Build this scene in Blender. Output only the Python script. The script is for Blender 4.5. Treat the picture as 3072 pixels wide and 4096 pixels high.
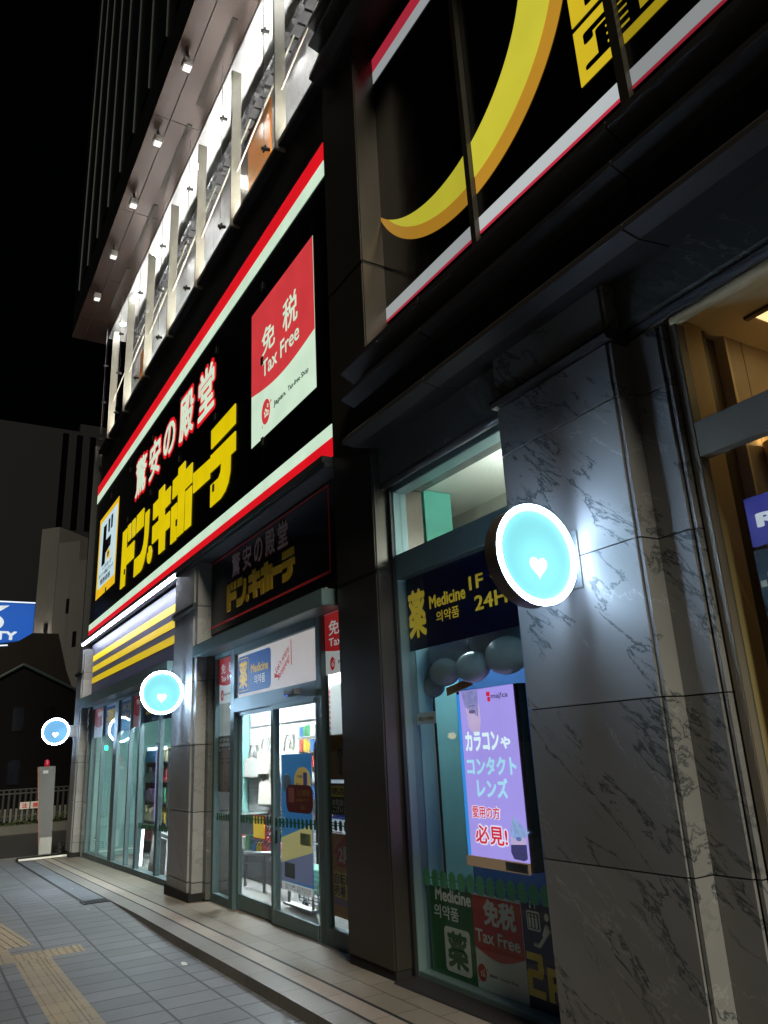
import bpy, bmesh, math, random
from mathutils import Vector, Matrix
from math import sin, cos, pi, radians
random.seed(7)
for o in list(bpy.data.objects): bpy.data.objects.remove(o)
SC = bpy.context.scene; COL = SC.collection
# ------------------------------------------------------------------ camera, sky, light, exposure
cd = bpy.data.cameras.new('camera'); cam = bpy.data.objects.new('camera', cd); COL.objects.link(cam); SC.camera = cam
cd.sensor_fit = 'VERTICAL'; cd.sensor_height = 36; cd.sensor_width = 27; cd.lens = 26.485
cd.clip_start = 0.05; cd.clip_end = 3000
YAW, PIT, ROLL = -1.02065375, 0.302435239, -0.0521937646
fw = Vector((sin(YAW)*cos(PIT), cos(YAW)*cos(PIT), sin(PIT))); rt = Vector((cos(YAW), -sin(YAW), 0)); up = rt.cross(fw)
r2 = cos(ROLL)*rt + sin(ROLL)*up; u2 = -sin(ROLL)*rt + cos(ROLL)*up
M = Matrix((( r2.x, u2.x, -fw.x, 0), (r2.y, u2.y, -fw.y, 0), (r2.z, u2.z, -fw.z, 1.55), (0, 0, 0, 1)))
cam.matrix_world = M
W = bpy.data.worlds.new("World"); SC.world = W; W.use_nodes = True
SUN_DIR = Vector((0.80, -0.145, 0.60)).normalized()          # towards the light (a high lamp up the street)
nt = W.node_tree; bg = nt.nodes['Background']
sky = nt.nodes.new('ShaderNodeTexSky'); sky.sky_type = 'NISHITA'; sky.sun_disc = False
sky.sun_elevation = math.asin(SUN_DIR.z); sky.sun_rotation = math.atan2(SUN_DIR.x, SUN_DIR.y)
bg.inputs['Strength'].default_value = 0.00012
nt.links.new(sky.outputs['Color'], bg.inputs['Color'])
sl = bpy.data.lights.new('sun', 'SUN'); sl.energy = 2.7; sl.angle = radians(14); sl.color = (1.0, 0.94, 0.74)
so = bpy.data.objects.new('sun', sl); COL.objects.link(so)
so.rotation_euler = SUN_DIR.to_track_quat('Z', 'Y').to_euler(); so.location = (5, -3, 12)
SC.view_settings.view_transform = 'Standard'; SC.view_settings.look = 'None'; SC.view_settings.exposure = 0; SC.view_settings.gamma = 1
SC.cycles.use_denoising = True
SC.cycles.max_bounces = 8; SC.cycles.transparent_max_bounces = 16; SC.cycles.caustics_reflective = False; SC.cycles.caustics_refractive = False
SC.cycles.sample_clamp_indirect = 4.0

# ------------------------------------------------------------------ helpers
def g(x):                                  # shop forecourt level along the street (falls away to the far end)
    if x > -5.5: return 0.012*(x+5.5)
    if x > -9.5: return 0.017*(x+5.5)
    if x > -18.5: return -0.068+0.025*(x+9.5)
    if x > -24: return -0.293+0.006*(x+18.5)
    return -0.326
def s2l(c): return tuple(((v/255)/12.92 if v/255 <= .04045 else ((v/255+.055)/1.055)**2.4) for v in c)
class MB:
    def __init__(s): s.bm = bmesh.new()
    def quadbox(s, ps):                    # 8 points, bottom ccw then top
        v = [s.bm.verts.new(p) for p in ps]
        for f in ((3,2,1,0),(4,5,6,7),(0,1,5,4),(1,2,6,5),(2,3,7,6),(3,0,4,7)): s.bm.faces.new([v[i] for i in f])
        return s
    def box(s, x0, x1, y0, y1, z0, z1):
        return s.quadbox([(x0,y0,z0),(x1,y0,z0),(x1,y1,z0),(x0,y1,z0),(x0,y0,z1),(x1,y0,z1),(x1,y1,z1),(x0,y1,z1)])
    def gbox(s, x0, x1, y0, y1, z1, dz=0.0):  # box whose foot follows the falling ground
        a, b = g(x0)+dz, g(x1)+dz
        return s.quadbox([(x0,y0,a),(x1,y0,b),(x1,y1,b),(x0,y1,a),(x0,y0,z1),(x1,y0,z1),(x1,y1,z1),(x0,y1,z1)])
    def prism(s, pts, y0, y1):             # outline in (x, z), extruded along y
        a = [s.bm.verts.new((x,y0,z)) for x,z in pts]; b = [s.bm.verts.new((x,y1,z)) for x,z in pts]; n = len(pts)
        s.bm.faces.new(a); s.bm.faces.new(b[::-1])
        for i in range(n): s.bm.faces.new((a[i],b[i],b[(i+1)%n],a[(i+1)%n]))
        return s
    def prismx(s, pts, x0, x1):            # outline in (y, z), extruded along x
        a = [s.bm.verts.new((x0,y,z)) for y,z in pts]; b = [s.bm.verts.new((x1,y,z)) for y,z in pts]; n = len(pts)
        s.bm.faces.new(a); s.bm.faces.new(b[::-1])
        for i in range(n): s.bm.faces.new((a[i],b[i],b[(i+1)%n],a[(i+1)%n]))
        return s
    def prismz(s, pts, z0, z1):
        a = [s.bm.verts.new((x,y,z0)) for x,y in pts]; b = [s.bm.verts.new((x,y,z1)) for x,y in pts]; n = len(pts)
        s.bm.faces.new(a); s.bm.faces.new(b[::-1])
        for i in range(n): s.bm.faces.new((a[i],b[i],b[(i+1)%n],a[(i+1)%n]))
        return s
    def tube(s, p, q, r, n=10, r2=None):
        p, q = Vector(p), Vector(q); r2 = r if r2 is None else r2
        d = (q-p).normalized(); a = d.orthogonal().normalized(); b = d.cross(a)
        A = [s.bm.verts.new(p+r*(cos(2*pi*i/n)*a+sin(2*pi*i/n)*b)) for i in range(n)]
        B = [s.bm.verts.new(q+r2*(cos(2*pi*i/n)*a+sin(2*pi*i/n)*b)) for i in range(n)]
        s.bm.faces.new(A[::-1]); s.bm.faces.new(B)
        for i in range(n): s.bm.faces.new((A[i],A[(i+1)%n],B[(i+1)%n],B[i]))
        return s
    def path(s, pts, r, n=8):
        for a, b in zip(pts, pts[1:]): s.tube(a, b, r, n)
        return s
    def ball(s, c, rx, ry, rz, u=20, v=12, warp=0):
        rows = []
        for j in range(v+1):
            t = pi*j/v; rows.append([s.bm.verts.new((c[0]+rx*sin(t)*cos(2*pi*i/u), c[1]+ry*sin(t)*sin(2*pi*i/u), c[2]+rz*cos(t))) for i in range(u)] if 0<j<v else [s.bm.verts.new((c[0],c[1],c[2]+rz*cos(t)))])
        for j in range(v):
            A, B = rows[j], rows[j+1]
            for i in range(u):
                k = (i+1)%u
                if len(A)==1: s.bm.faces.new((A[0],B[i],B[k]))
                elif len(B)==1: s.bm.faces.new((A[i],B[0],A[k]))
                else: s.bm.faces.new((A[i],B[i],B[k],A[k]))
        return s
    def disc(s, c, r, x0, x1, n=64, r_in=0.0):   # disc / ring with its axis along x
        if r_in <= 0: return s.prismx([(c[0]+r*cos(2*pi*i/n), c[1]+r*sin(2*pi*i/n)) for i in range(n)], x0, x1)
        rings = [[s.bm.verts.new((x, c[0]+q*cos(2*pi*i/n), c[1]+q*sin(2*pi*i/n))) for i in range(n)] for x, q in ((x0,r),(x1,r),(x1,r_in),(x0,r_in))]
        for k in range(4):
            A, B = rings[k], rings[(k+1)%4]
            for i in range(n): s.bm.faces.new((A[i],A[(i+1)%n],B[(i+1)%n],B[i]))
        return s
    def grid(s, xs, ys, zf):
        V = [[s.bm.verts.new((x,y,zf(x,y))) for y in ys] for x in xs]
        for i in range(len(xs)-1):
            for j in range(len(ys)-1): s.bm.faces.new((V[i][j],V[i+1][j],V[i+1][j+1],V[i][j+1]))
        return s
def wloc(o):
    v = Vector((0,0,0))
    while o is not None: v += o.location; o = o.parent
    return v
def obj(name, mb, mat, parent=None, smooth=False, bevel=0, kind=None, label=None):
    bm = mb.bm; bmesh.ops.recalc_face_normals(bm, faces=bm.faces[:])
    if bevel: bmesh.ops.bevel(bm, geom=bm.edges[:], offset=bevel, segments=2, affect='EDGES', clamp_overlap=True)
    off = wloc(parent) if parent else Vector((0,0,0))
    if off.length: bmesh.ops.translate(bm, verts=bm.verts[:], vec=-off)
    me = bpy.data.meshes.new(name); bm.to_mesh(me); bm.free()
    if smooth:
        for p in me.polygons: p.use_smooth = True
    me.materials.append(mat)
    o = bpy.data.objects.new(name, me); COL.objects.link(o)
    if parent: o.parent = parent
    if kind: o['kind'] = kind
    if label: o['label'] = label
    return o
def thing(name, label, cat, loc, group=None):
    o = bpy.data.objects.new(name, None); COL.objects.link(o); o.location = loc; o.empty_display_size = .1
    o['label'] = label; o['category'] = cat
    if group: o['group'] = group
    return o
def tag(o, label, cat, group=None):
    o['label'] = label; o['category'] = cat
    if group: o['group'] = group
    return o
def copy_tree(o, loc, label=None):
    r = o.copy(); COL.objects.link(r); r.location = loc
    if label: r['label'] = label
    for ch in list(o.children):
        c = ch.copy(); COL.objects.link(c); c.parent = r
        for k in list(ch.children):
            d = k.copy(); COL.objects.link(d); d.parent = c
    return r
def text_bm(body, x0, x1, z0, z1, y, depth=.004, bold=0.0, mb=None, shear=0, rot=0, mode='xz', keep=False):
    """lettering laid on the x-z plane (facing -y), fitted to a rectangle"""
    cu = bpy.data.curves.new('t', 'FONT'); cu.body = body; cu.size = 1; cu.offset = 0.0 if bold >= .012 else bold; cu.resolution_u = 3; cu.shear = shear
    cu.extrude = 0; cu.fill_mode = 'FRONT'
    to = bpy.data.objects.new('t', cu); COL.objects.link(to)
    dg = bpy.context.evaluated_depsgraph_get(); me = bpy.data.meshes.new_from_object(to.evaluated_get(dg))
    bpy.data.objects.remove(to); bpy.data.curves.remove(cu)
    mb = mb or MB(); tb = bmesh.new(); tb.from_mesh(me); bpy.data.meshes.remove(me)
    if rot: bmesh.ops.rotate(tb, verts=tb.verts[:], matrix=Matrix.Rotation(rot,3,'Z'))
    xs = [v.co.x for v in tb.verts]; ys = [v.co.y for v in tb.verts]
    ax, bx, ay, by = min(xs), max(xs), min(ys), max(ys)
    fat = bold if bold >= .012 else 0.0     # heavy strokes: the glyph repeated around its own outline
    sx = (x1-x0)/max(bx-ax+2*fat,1e-6); sz = (z1-z0)/max(by-ay+2*fat,1e-6); x0 += fat*sx; z0 += fat*sz
    r = bmesh.ops.extrude_face_region(tb, geom=tb.faces[:])
    for e in r['geom']:
        if isinstance(e, bmesh.types.BMVert): e.co.z += 1
    nd = 0 if not fat else (8 if fat < .05 else 12)
    for k in range(max(1, nd)):
        ox, oz = (fat*sx*cos(2*pi*k/nd), fat*sz*sin(2*pi*k/nd)) if nd else (0, 0)
        m2 = {}; st = depth*.05*k
        for v in tb.verts:
            X = x0+(v.co.x-ax)*sx+ox; Z = z0+(v.co.y-ay)*sz+oz; D = -(depth*.4+st)*v.co.z if nd else -depth*v.co.z
            m2[v] = mb.bm.verts.new((X, y+D, Z) if mode == 'xz' else (y-D, X, Z))
        for f in tb.faces:
            if nd and f.normal.z < -.5: continue
            try: mb.bm.faces.new([m2[v] for v in f.verts])
            except ValueError: pass
    tb.free(); return mb
# ------------------------------------------------------------------ materials
MATS = {}
def nodes(name):
    m = bpy.data.materials.new(name); m.use_nodes = True; t = m.node_tree
    return m, t, t.nodes['Principled BSDF'], t.nodes.new, t.links.new
def flat(name, c, rough=.55, metal=0, var=.12, scale=6, spec=.5, bump=0, lin=False):
    if name in MATS: return MATS[name]
    m, t, p, N, L = nodes(name); c = c if lin else s2l(c)
    tc = N('ShaderNodeTexCoord'); nz = N('ShaderNodeTexNoise'); nz.inputs['Scale'].default_value = scale; nz.inputs['Detail'].default_value = 5
    L(tc.outputs['Object'], nz.inputs['Vector'])
    mx = N('ShaderNodeMix'); mx.data_type = 'RGBA'
    mx.inputs['A'].default_value = (*[v*(1-var) for v in c], 1); mx.inputs['B'].default_value = (*[min(1, v*(1+var)) for v in c], 1)
    L(nz.outputs['Fac'], mx.inputs['Factor']); L(mx.outputs['Result'], p.inputs['Base Color'])
    rr = N('ShaderNodeMapRange'); rr.inputs['To Min'].default_value = max(0, rough-.08); rr.inputs['To Max'].default_value = min(1, rough+.08)
    L(nz.outputs['Fac'], rr.inputs['Value']); L(rr.outputs['Result'], p.inputs['Roughness'])
    p.inputs['Metallic'].default_value = metal; p.inputs['Specular IOR Level'].default_value = spec
    if bump:
        b = N('ShaderNodeBump'); b.inputs['Strength'].default_value = bump; b.inputs['Distance'].default_value = .01
        L(nz.outputs['Fac'], b.inputs['Height']); L(b.outputs['Normal'], p.inputs['Normal'])
    MATS[name] = m; return m
def emit(name, c, s=1.0, var=.09, scale=2.5, rough=.3, base=.25):
    if name in MATS: return MATS[name]
    m, t, p, N, L = nodes(name); c = s2l(c)
    p.inputs['Base Color'].default_value = (*[v*base for v in c], 1); p.inputs['Roughness'].default_value = rough
    tc = N('ShaderNodeTexCoord'); nz = N('ShaderNodeTexNoise'); nz.inputs['Scale'].default_value = scale; nz.inputs['Detail'].default_value = 2
    L(tc.outputs['Object'], nz.inputs['Vector'])
    rr = N('ShaderNodeMapRange'); rr.inputs['To Min'].default_value = s*(1-var*2); rr.inputs['To Max'].default_value = s*(1+var*2)
    L(nz.outputs['Fac'], rr.inputs['Value']); L(rr.outputs['Result'], p.inputs['Emission Strength'])
    p.inputs['Emission Color'].default_value = (*c, 1)
    MATS[name] = m; return m
def glass(name='shop_glass', tint=(.93,.97,.96), ior=1.5):
    if name in MATS: return MATS[name]
    m, t, p, N, L = nodes(name); t.nodes.remove(p)
    tr = N('ShaderNodeBsdfTransparent'); tr.inputs['Color'].default_value = (*tint, 1)
    gl = N('ShaderNodeBsdfGlossy'); gl.inputs['Roughness'].default_value = .015; gl.inputs['Color'].default_value = (.9,.95,1,1)
    fr = N('ShaderNodeFresnel'); fr.inputs['IOR'].default_value = ior
    ge = N('ShaderNodeNewGeometry'); k_ = N('ShaderNodeMath'); k_.operation = 'SUBTRACT'; k_.inputs[0].default_value = 1; L(ge.outputs['Backfacing'], k_.inputs[1]); k2 = N('ShaderNodeMath'); k2.operation = 'MULTIPLY'; L(fr.outputs[0], k2.inputs[0]); L(k_.outputs[0], k2.inputs[1])
    mx = N('ShaderNodeMixShader'); L(k2.outputs[0], mx.inputs[0]); L(tr.outputs[0], mx.inputs[1]); L(gl.outputs[0], mx.inputs[2])
    L(mx.outputs[0], t.nodes['Material Output'].inputs['Surface']); MATS[name] = m; return m
def marble(name, base, vein, light, rough=.22, scale=1.0, dark_amt=.95):
    if name in MATS: return MATS[name]
    m, t, p, N, L = nodes(name)
    tc = N('ShaderNodeTexCoord'); sx_ = N('ShaderNodeSeparateXYZ'); L(tc.outputs['Object'], sx_.inputs[0])     # every slab is cut from another block
    sl1 = N('ShaderNodeMath'); sl1.operation = 'MULTIPLY_ADD'; sl1.inputs[1].default_value = 1/.783; sl1.inputs[2].default_value = -.188; L(sx_.outputs['Z'], sl1.inputs[0])
    sl2 = N('ShaderNodeMath'); sl2.operation = 'FLOOR'; L(sl1.outputs[0], sl2.inputs[0])
    wnz = N('ShaderNodeTexWhiteNoise'); wnz.noise_dimensions = '1D'; L(sl2.outputs[0], wnz.inputs['W'])
    slv = N('ShaderNodeVectorMath'); slv.operation = 'MULTIPLY_ADD'; slv.inputs[1].default_value = (9,9,9); L(wnz.outputs['Color'], slv.inputs[0]); L(tc.outputs['Object'], slv.inputs[2])
    mr0 = N('ShaderNodeMapping'); mr0.inputs['Rotation'].default_value = (.1, radians(-42), .15); L(slv.outputs[0], mr0.inputs['Vector'])
    mp = N('ShaderNodeMapping'); mp.inputs['Scale'].default_value = (.42*scale, 1.0*scale, 1.75*scale); L(mr0.outputs[0], mp.inputs['Vector'])
    wn = N('ShaderNodeTexNoise'); wn.inputs['Scale'].default_value = 2.2; wn.inputs['Detail'].default_value = 7; L(mp.outputs[0], wn.inputs['Vector'])
    wm = N('ShaderNodeMix'); wm.data_type = 'VECTOR'; wm.inputs['Factor'].default_value = .34
    L(mp.outputs[0], wm.inputs['A']); L(wn.outputs['Color'], wm.inputs['B'])
    def vein_mask(sc, width, det, seedoff):
        a = N('ShaderNodeVectorMath'); a.operation = 'ADD'; a.inputs[1].default_value = (seedoff, seedoff*.7, seedoff*1.3); L(wm.outputs['Result'], a.inputs[0])
        v = N('ShaderNodeTexNoise'); v.inputs['Scale'].default_value = sc; v.inputs['Detail'].default_value = det; v.inputs['Roughness'].default_value = .62; L(a.outputs[0], v.inputs['Vector'])
        s1 = N('ShaderNodeMath'); s1.operation = 'SUBTRACT'; s1.inputs[1].default_value = .5; L(v.outputs['Fac'], s1.inputs[0])
        ab = N('ShaderNodeMath'); ab.operation = 'ABSOLUTE'; L(s1.outputs[0], ab.inputs[0])
        mr = N('ShaderNodeMapRange'); mr.inputs['From Min'].default_value = 0; mr.inputs['From Max'].default_value = width; mr.inputs['To Min'].default_value = 1; mr.inputs['To Max'].default_value = 0
        L(ab.outputs[0], mr.inputs['Value']); return mr.outputs['Result']
    v1 = vein_mask(1.35, .010, 12, 0); v2 = vein_mask(2.7, .017, 12, 3.7); v3 = vein_mask(.9, .003, 12, 9.1)
    gate = N('ShaderNodeTexNoise'); gate.inputs['Scale'].default_value = 2.1; gate.inputs['Detail'].default_value = 3; L(mp.outputs[0], gate.inputs['Vector'])
    gm = N('ShaderNodeMapRange'); gm.inputs['From Min'].default_value = .47; gm.inputs['From Max'].default_value = .60; L(gate.outputs['Fac'], gm.inputs['Value'])
    m2 = N('ShaderNodeMath'); m2.operation = 'MULTIPLY'; L(v2, m2.inputs[0]); L(gm.outputs[0], m2.inputs[1])
    mxm = N('ShaderNodeMath'); mxm.operation = 'MAXIMUM'; L(v1, mxm.inputs[0]); L(m2.outputs[0], mxm.inputs[1])
    cl = N('ShaderNodeTexNoise'); cl.inputs['Scale'].default_value = 1.9; cl.inputs['Detail'].default_value = 7; L(mp.outputs[0], cl.inputs['Vector'])
    bc = N('ShaderNodeMix'); bc.data_type = 'RGBA'; bc.inputs['A'].default_value = (*[v*.78 for v in base],1); bc.inputs['B'].default_value = (*[v*1.22 for v in base],1); L(cl.outputs['Fac'], bc.inputs['Factor'])
    c1 = N('ShaderNodeMix'); c1.data_type = 'RGBA'; L(bc.outputs['Result'], c1.inputs['A']); c1.inputs['B'].default_value = (*vein,1)
    f1 = N('ShaderNodeMath'); f1.operation = 'MULTIPLY'; f1.inputs[1].default_value = dark_amt; L(mxm.outputs[0], f1.inputs[0]); L(f1.outputs[0], c1.inputs['Factor'])
    c2 = N('ShaderNodeMix'); c2.data_type = 'RGBA'; L(c1.outputs['Result'], c2.inputs['A']); c2.inputs['B'].default_value = (*light,1)
    f2 = N('ShaderNodeMath'); f2.operation = 'MULTIPLY'; f2.inputs[1].default_value = .45; L(v3, f2.inputs[0]); L(f2.outputs[0], c2.inputs['Factor'])
    slb = N('ShaderNodeMapRange'); slb.inputs['To Min'].default_value = .84; slb.inputs['To Max'].default_value = 1.14; L(wnz.outputs['Value'], slb.inputs['Value'])
    scl = N('ShaderNodeVectorMath'); scl.operation = 'SCALE'; L(c2.outputs['Result'], scl.inputs[0]); L(slb.outputs['Result'], scl.inputs['Scale'])
    L(scl.outputs[0], p.inputs['Base Color']); p.inputs['Specular IOR Level'].default_value = .22
    rgh = N('ShaderNodeMapRange'); rgh.inputs['To Min'].default_value = rough*.75; rgh.inputs['To Max'].default_value = rough*1.3; L(cl.outputs['Fac'], rgh.inputs['Value']); L(rgh.outputs['Result'], p.inputs['Roughness'])
    bmp = N('ShaderNodeBump'); bmp.inputs['Strength'].default_value = .25; bmp.inputs['Distance'].default_value = .003; bmp.invert = True; L(mxm.outputs[0], bmp.inputs['Height']); L(bmp.outputs['Normal'], p.inputs['Normal'])
    MATS[name] = m; return m
def tiles(name, c1, c2, mortar, w, h, off=0.0, rough=.6, shift=(0,0), msize=.006, dirt=.25, bump=.35):
    if name in MATS: return MATS[name]
    m, t, p, N, L = nodes(name)
    tc = N('ShaderNodeTexCoord'); mp = N('ShaderNodeMapping'); mp.inputs['Location'].default_value = (*shift, 0); L(tc.outputs['Object'], mp.inputs['Vector'])
    b = N('ShaderNodeTexBrick'); b.offset = off; b.inputs['Scale'].default_value = 1; b.inputs['Brick Width'].default_value = w; b.inputs['Row Height'].default_value = h
    b.inputs['Mortar Size'].default_value = msize; b.inputs['Mortar Smooth'].default_value = .3; b.inputs['Bias'].default_value = 0
    b.inputs['Color1'].default_value = (*c1,1); b.inputs['Color2'].default_value = (*c2,1); b.inputs['Mortar'].default_value = (*mortar,1)
    L(mp.outputs[0], b.inputs['Vector'])
    nz = N('ShaderNodeTexNoise'); nz.inputs['Scale'].default_value = 1.6; nz.inputs['Detail'].default_value = 8; nz.inputs['Roughness'].default_value = .65; L(tc.outputs['Object'], nz.inputs['Vector'])
    n2 = N('ShaderNodeTexNoise'); n2.inputs['Scale'].default_value = 90; n2.inputs['Detail'].default_value = 3; L(tc.outputs['Object'], n2.inputs['Vector'])
    ad = N('ShaderNodeMath'); ad.operation = 'MULTIPLY_ADD'; ad.inputs[1].default_value = .35; L(n2.outputs['Fac'], ad.inputs[0]); L(nz.outputs['Fac'], ad.inputs[2])
    mr = N('ShaderNodeMapRange'); mr.inputs['From Min'].default_value = .4; mr.inputs['From Max'].default_value = .95; mr.inputs['To Min'].default_value = 1-dirt; mr.inputs['To Max'].default_value = 1+dirt; L(ad.outputs[0], mr.inputs['Value'])
    vo = N('ShaderNodeTexVoronoi'); vo.inputs['Scale'].default_value = 2.3; L(tc.outputs['Object'], vo.inputs['Vector'])
    gs = N('ShaderNodeMapRange'); gs.inputs['From Min'].default_value = .035; gs.inputs['From Max'].default_value = .055; gs.inputs['To Min'].default_value = .55; gs.inputs['To Max'].default_value = 1; L(vo.outputs['Distance'], gs.inputs['Value'])
    gq = N('ShaderNodeMath'); gq.operation = 'MULTIPLY'; L(mr.outputs['Result'], gq.inputs[0]); L(gs.outputs['Result'], gq.inputs[1]); mr = gq
    mu = N('ShaderNodeVectorMath'); mu.operation = 'SCALE'; L(b.outputs['Color'], mu.inputs[0]); L(mr.outputs[0], mu.inputs['Scale'])
    L(mu.outputs[0], p.inputs['Base Color'])
    r2 = N('ShaderNodeMapRange'); r2.inputs['To Min'].default_value = rough-.15; r2.inputs['To Max'].default_value = rough+.15; L(nz.outputs['Fac'], r2.inputs['Value']); L(r2.outputs[0], p.inputs['Roughness'])
    bp = N('ShaderNodeBump'); bp.inputs['Strength'].default_value = bump; bp.inputs['Distance'].default_value = .004; bp.invert = True; L(b.outputs['Fac'], bp.inputs['Height']); L(bp.outputs['Normal'], p.inputs['Normal'])
    MATS[name] = m; return m

M_TEAL = flat('teal_metal', (112,134,136), .38, .35, .06)
M_TEALD = flat('teal_metal_dark', (92,112,116), .4, .4, .06)
M_COL = flat('brown_grey_metal', (84,78,72), .33, .75, .08, 1.2)
M_DARK = flat('near_black_paint', (26,25,26), .5)
M_CORN = flat('dark_maroon_stone', (36,31,31), .55, 0, .2, 3)
M_MAR = marble('grey_marble', (.192,.19,.192), (.026,.037,.042), (.42,.42,.40), rough=.44)
M_MARD = marble('dark_marble', (.105,.11,.105), (.05,.05,.05), (.38,.37,.33), rough=.25, scale=.8, dark_amt=.5)
M_PIL = marble('pale_grey_stone', (.27,.27,.275), (.14,.14,.145), (.36,.36,.35), rough=.3, scale=.9, dark_amt=.5)
M_JOINT = flat('joint_black', (14,14,15), .8)
M_WHITE = flat('white_paint', (225,225,222), .5)
M_CREAM = flat('cream_paint', (205,200,180), .45)
M_BLACKGLOSS = flat('black_gloss_sheet', (7,7,9), .22, 0, .2, 4)
M_GLASS = glass()
M_BLUEFILM = flat('dark_navy_film', (20,22,62), .3)
M_SW = emit('lit_white_green', (214,240,214), .86)
M_SR = emit('lit_red', (228,22,34), .85)
M_SY = emit('lit_yellow', (232,205,8), .86)
M_SO = emit('lit_orange_yellow', (240,190,30), .9)
M_SLB = emit('lit_pale_blue', (205,232,240), .85)
M_STR = emit('lit_soft_red', (214,62,66), .85)
M_LED = emit('led_white', (228,235,255), 48.0, .02)

# ================================================================== SETTING
def frange(a, b, n): return [a+(b-a)*i/n for i in range(n+1)]
def kh(x): return 0.075 if x > -8 else max(0.006, 0.075*(x+10.9)/2.9)
def pz(x): return g(x)-kh(x)
PAVE = tiles('pavement_tiles', (.115,.117,.128), (.145,.147,.16), (.028,.028,.032), .28, .41, 0, .6, (0,-.02), msize=.011, dirt=.38)
xs = frange(-18.9, 8, 120)
obj('pavement', MB().grid(xs, frange(-3.2, 2.296, 10), lambda x,y: pz(x)), PAVE, kind='structure')
SHOPT = tiles('forecourt_tiles', (.165,.14,.112), (.20,.17,.138), (.045,.04,.035), .42, .30, .5, .5, (.1,-.14), msize=.005)
obj('forecourt', MB().grid(xs, [2.30,2.7,3.0,3.3], lambda x,y: g(x)), SHOPT, kind='structure')
KERB = tiles('kerb_stone', (.15,.137,.125), (.18,.165,.15), (.05,.045,.04), .6, 2.0, 0, .55, msize=.004)
kb = MB()
for a, b in zip(xs, xs[1:]):
    kb.quadbox([(a,2.285,pz(a)-.05),(b,2.285,pz(b)-.05),(b,2.46,pz(b)-.05),(a,2.46,pz(a)-.05),(a,2.285,g(a)+.006),(b,2.285,g(b)+.006),(b,2.46,g(b)+.006),(a,2.46,g(a)+.006)])
obj('kerb', kb, KERB, kind='structure')
BEIGE = tiles('beige_strip_stone', (.26,.212,.175), (.30,.245,.205), (.08,.07,.06), .6, 2.0, 0, .5, (.3,0), msize=.004)
obj('stone_strip', MB().grid(xs, [2.487,2.625], lambda x,y: g(x)+.005), BEIGE, kind='structure')
slot = MB()
for y0, y1 in ((2.461,2.486),(2.626,2.652)): slot.grid(xs, [y0,y1], lambda x,y: g(x)+.0045)
obj('drain_slot', slot, flat('slot_dark', (26,25,26), .7), kind='structure')
SLATE = tiles('slate_strip', (.10,.105,.125), (.12,.125,.145), (.035,.035,.04), .3, 1.0, 0, .5)
xd = frange(-18.4, -11.0, 30)
obj('slate_drain_strip', MB().grid(xd, [2.03,2.280], lambda x,y: pz(x)+.004), SLATE, kind='structure')
obj('slate_edge', MB().grid(xd, [1.98,2.025], lambda x,y: pz(x)+.004), flat('slot_dark', (26,25,26), .7), kind='structure')
gr = MB()
for i in range(8): gr.box(-10.97+i*.034,-10.95+i*.034,1.98,2.28,pz(-10.9)+.003,pz(-10.9)+.012)
gr.box(-10.98,-10.70,1.975,1.99,pz(-10.9)+.003,pz(-10.9)+.0125); gr.box(-10.98,-10.70,2.27,2.285,pz(-10.9)+.003,pz(-10.9)+.0125); gr.box(-10.985,-10.695,1.97,2.29,pz(-10.9)-.02,pz(-10.9)+.004)
tag(obj('drain_grate', gr, flat('iron', (48,48,50), .5, .6)), 'dark iron drain grate set in the pavement at the end of the kerb', 'drain grate')
# tactile paving: bar tiles, one dot tile plate, and the branch bending to the road
TAC = tiles('tactile_yellow', (.25,.20,.132), (.285,.228,.148), (.085,.068,.045), .3, .3, 0, .6, (.02,.02), msize=.004)
tp = MB(); X0, X1 = -8.55, 7.5; ys0 = .965
def tz(x): return pz(x)+.004
xt = frange(X0, X1, 60)
tp.grid(xt, [ys0,ys0+.30], lambda x,y: tz(x))
for k in range(4):
    yy = ys0+.045+k*.07
    x = X0+.3
    while x < 2:
        tp.quadbox([(x+.012,yy-.013,tz(x)),(x+.288,yy-.013,tz(x)),(x+.288,yy+.013,tz(x)),(x+.012,yy+.013,tz(x)),(x+.02,yy-.008,tz(x)+.006),(x+.28,yy-.008,tz(x)+.006),(x+.28,yy+.008,tz(x)+.006),(x+.02,yy+.008,tz(x)+.006)]); x += .3
def dots(mb, x0, y0):
    for i in range(5):
        for j in range(5):
            cx, cy = x0+.03+i*.06, y0+.03+j*.06
            mb.tube((cx,cy,tz(cx)),(cx,cy,tz(cx)+.006),.017,8,.011)
tp.grid([-8.55,-8.25],[ys0+.301,ys0+.60], lambda x,y: tz(x)); dots(tp,-8.55,ys0+.30); dots(tp,-8.55,ys0); 
tp.grid([-8.85,-8.551],[ys0-.3,ys0-.001], lambda x,y: tz(x)); tp.grid([-8.55,-8.25],[ys0-.3,ys0-.001], lambda x,y: tz(x))
br = [(-8.86,.90,1.20),(-10.3,.72,1.02),(-12,.51,.81),(-14.5,.20,.50)]
for (xa,ya,yb),(xb,yc,yd) in zip(br,br[1:]):
    V=[tp.bm.verts.new(q) for q in ((xa,ya,tz(xa)),(xb,yc,tz(xb)),(xb,yd,tz(xb)),(xa,yb,tz(xa)))]; tp.bm.faces.new(V)
    for k in range(4):
        f=.15+.233*k
        tp.tube((xa,ya+(yb-ya)*f,tz(xa)+.001),(xb,yc+(yd-yc)*f,tz(xb)+.001),.007,6)
obj('tactile_paving', tp, TAC, kind='structure')
ASPH = flat('asphalt', (.035,.035,.037), .75, 0, .35, 30, bump=.4, lin=True)
obj('road', MB().grid([-400,-60,-18.93,10,200], [-60,-12,-3.3], lambda x,y: -.42), ASPH, kind='structure')
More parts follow.
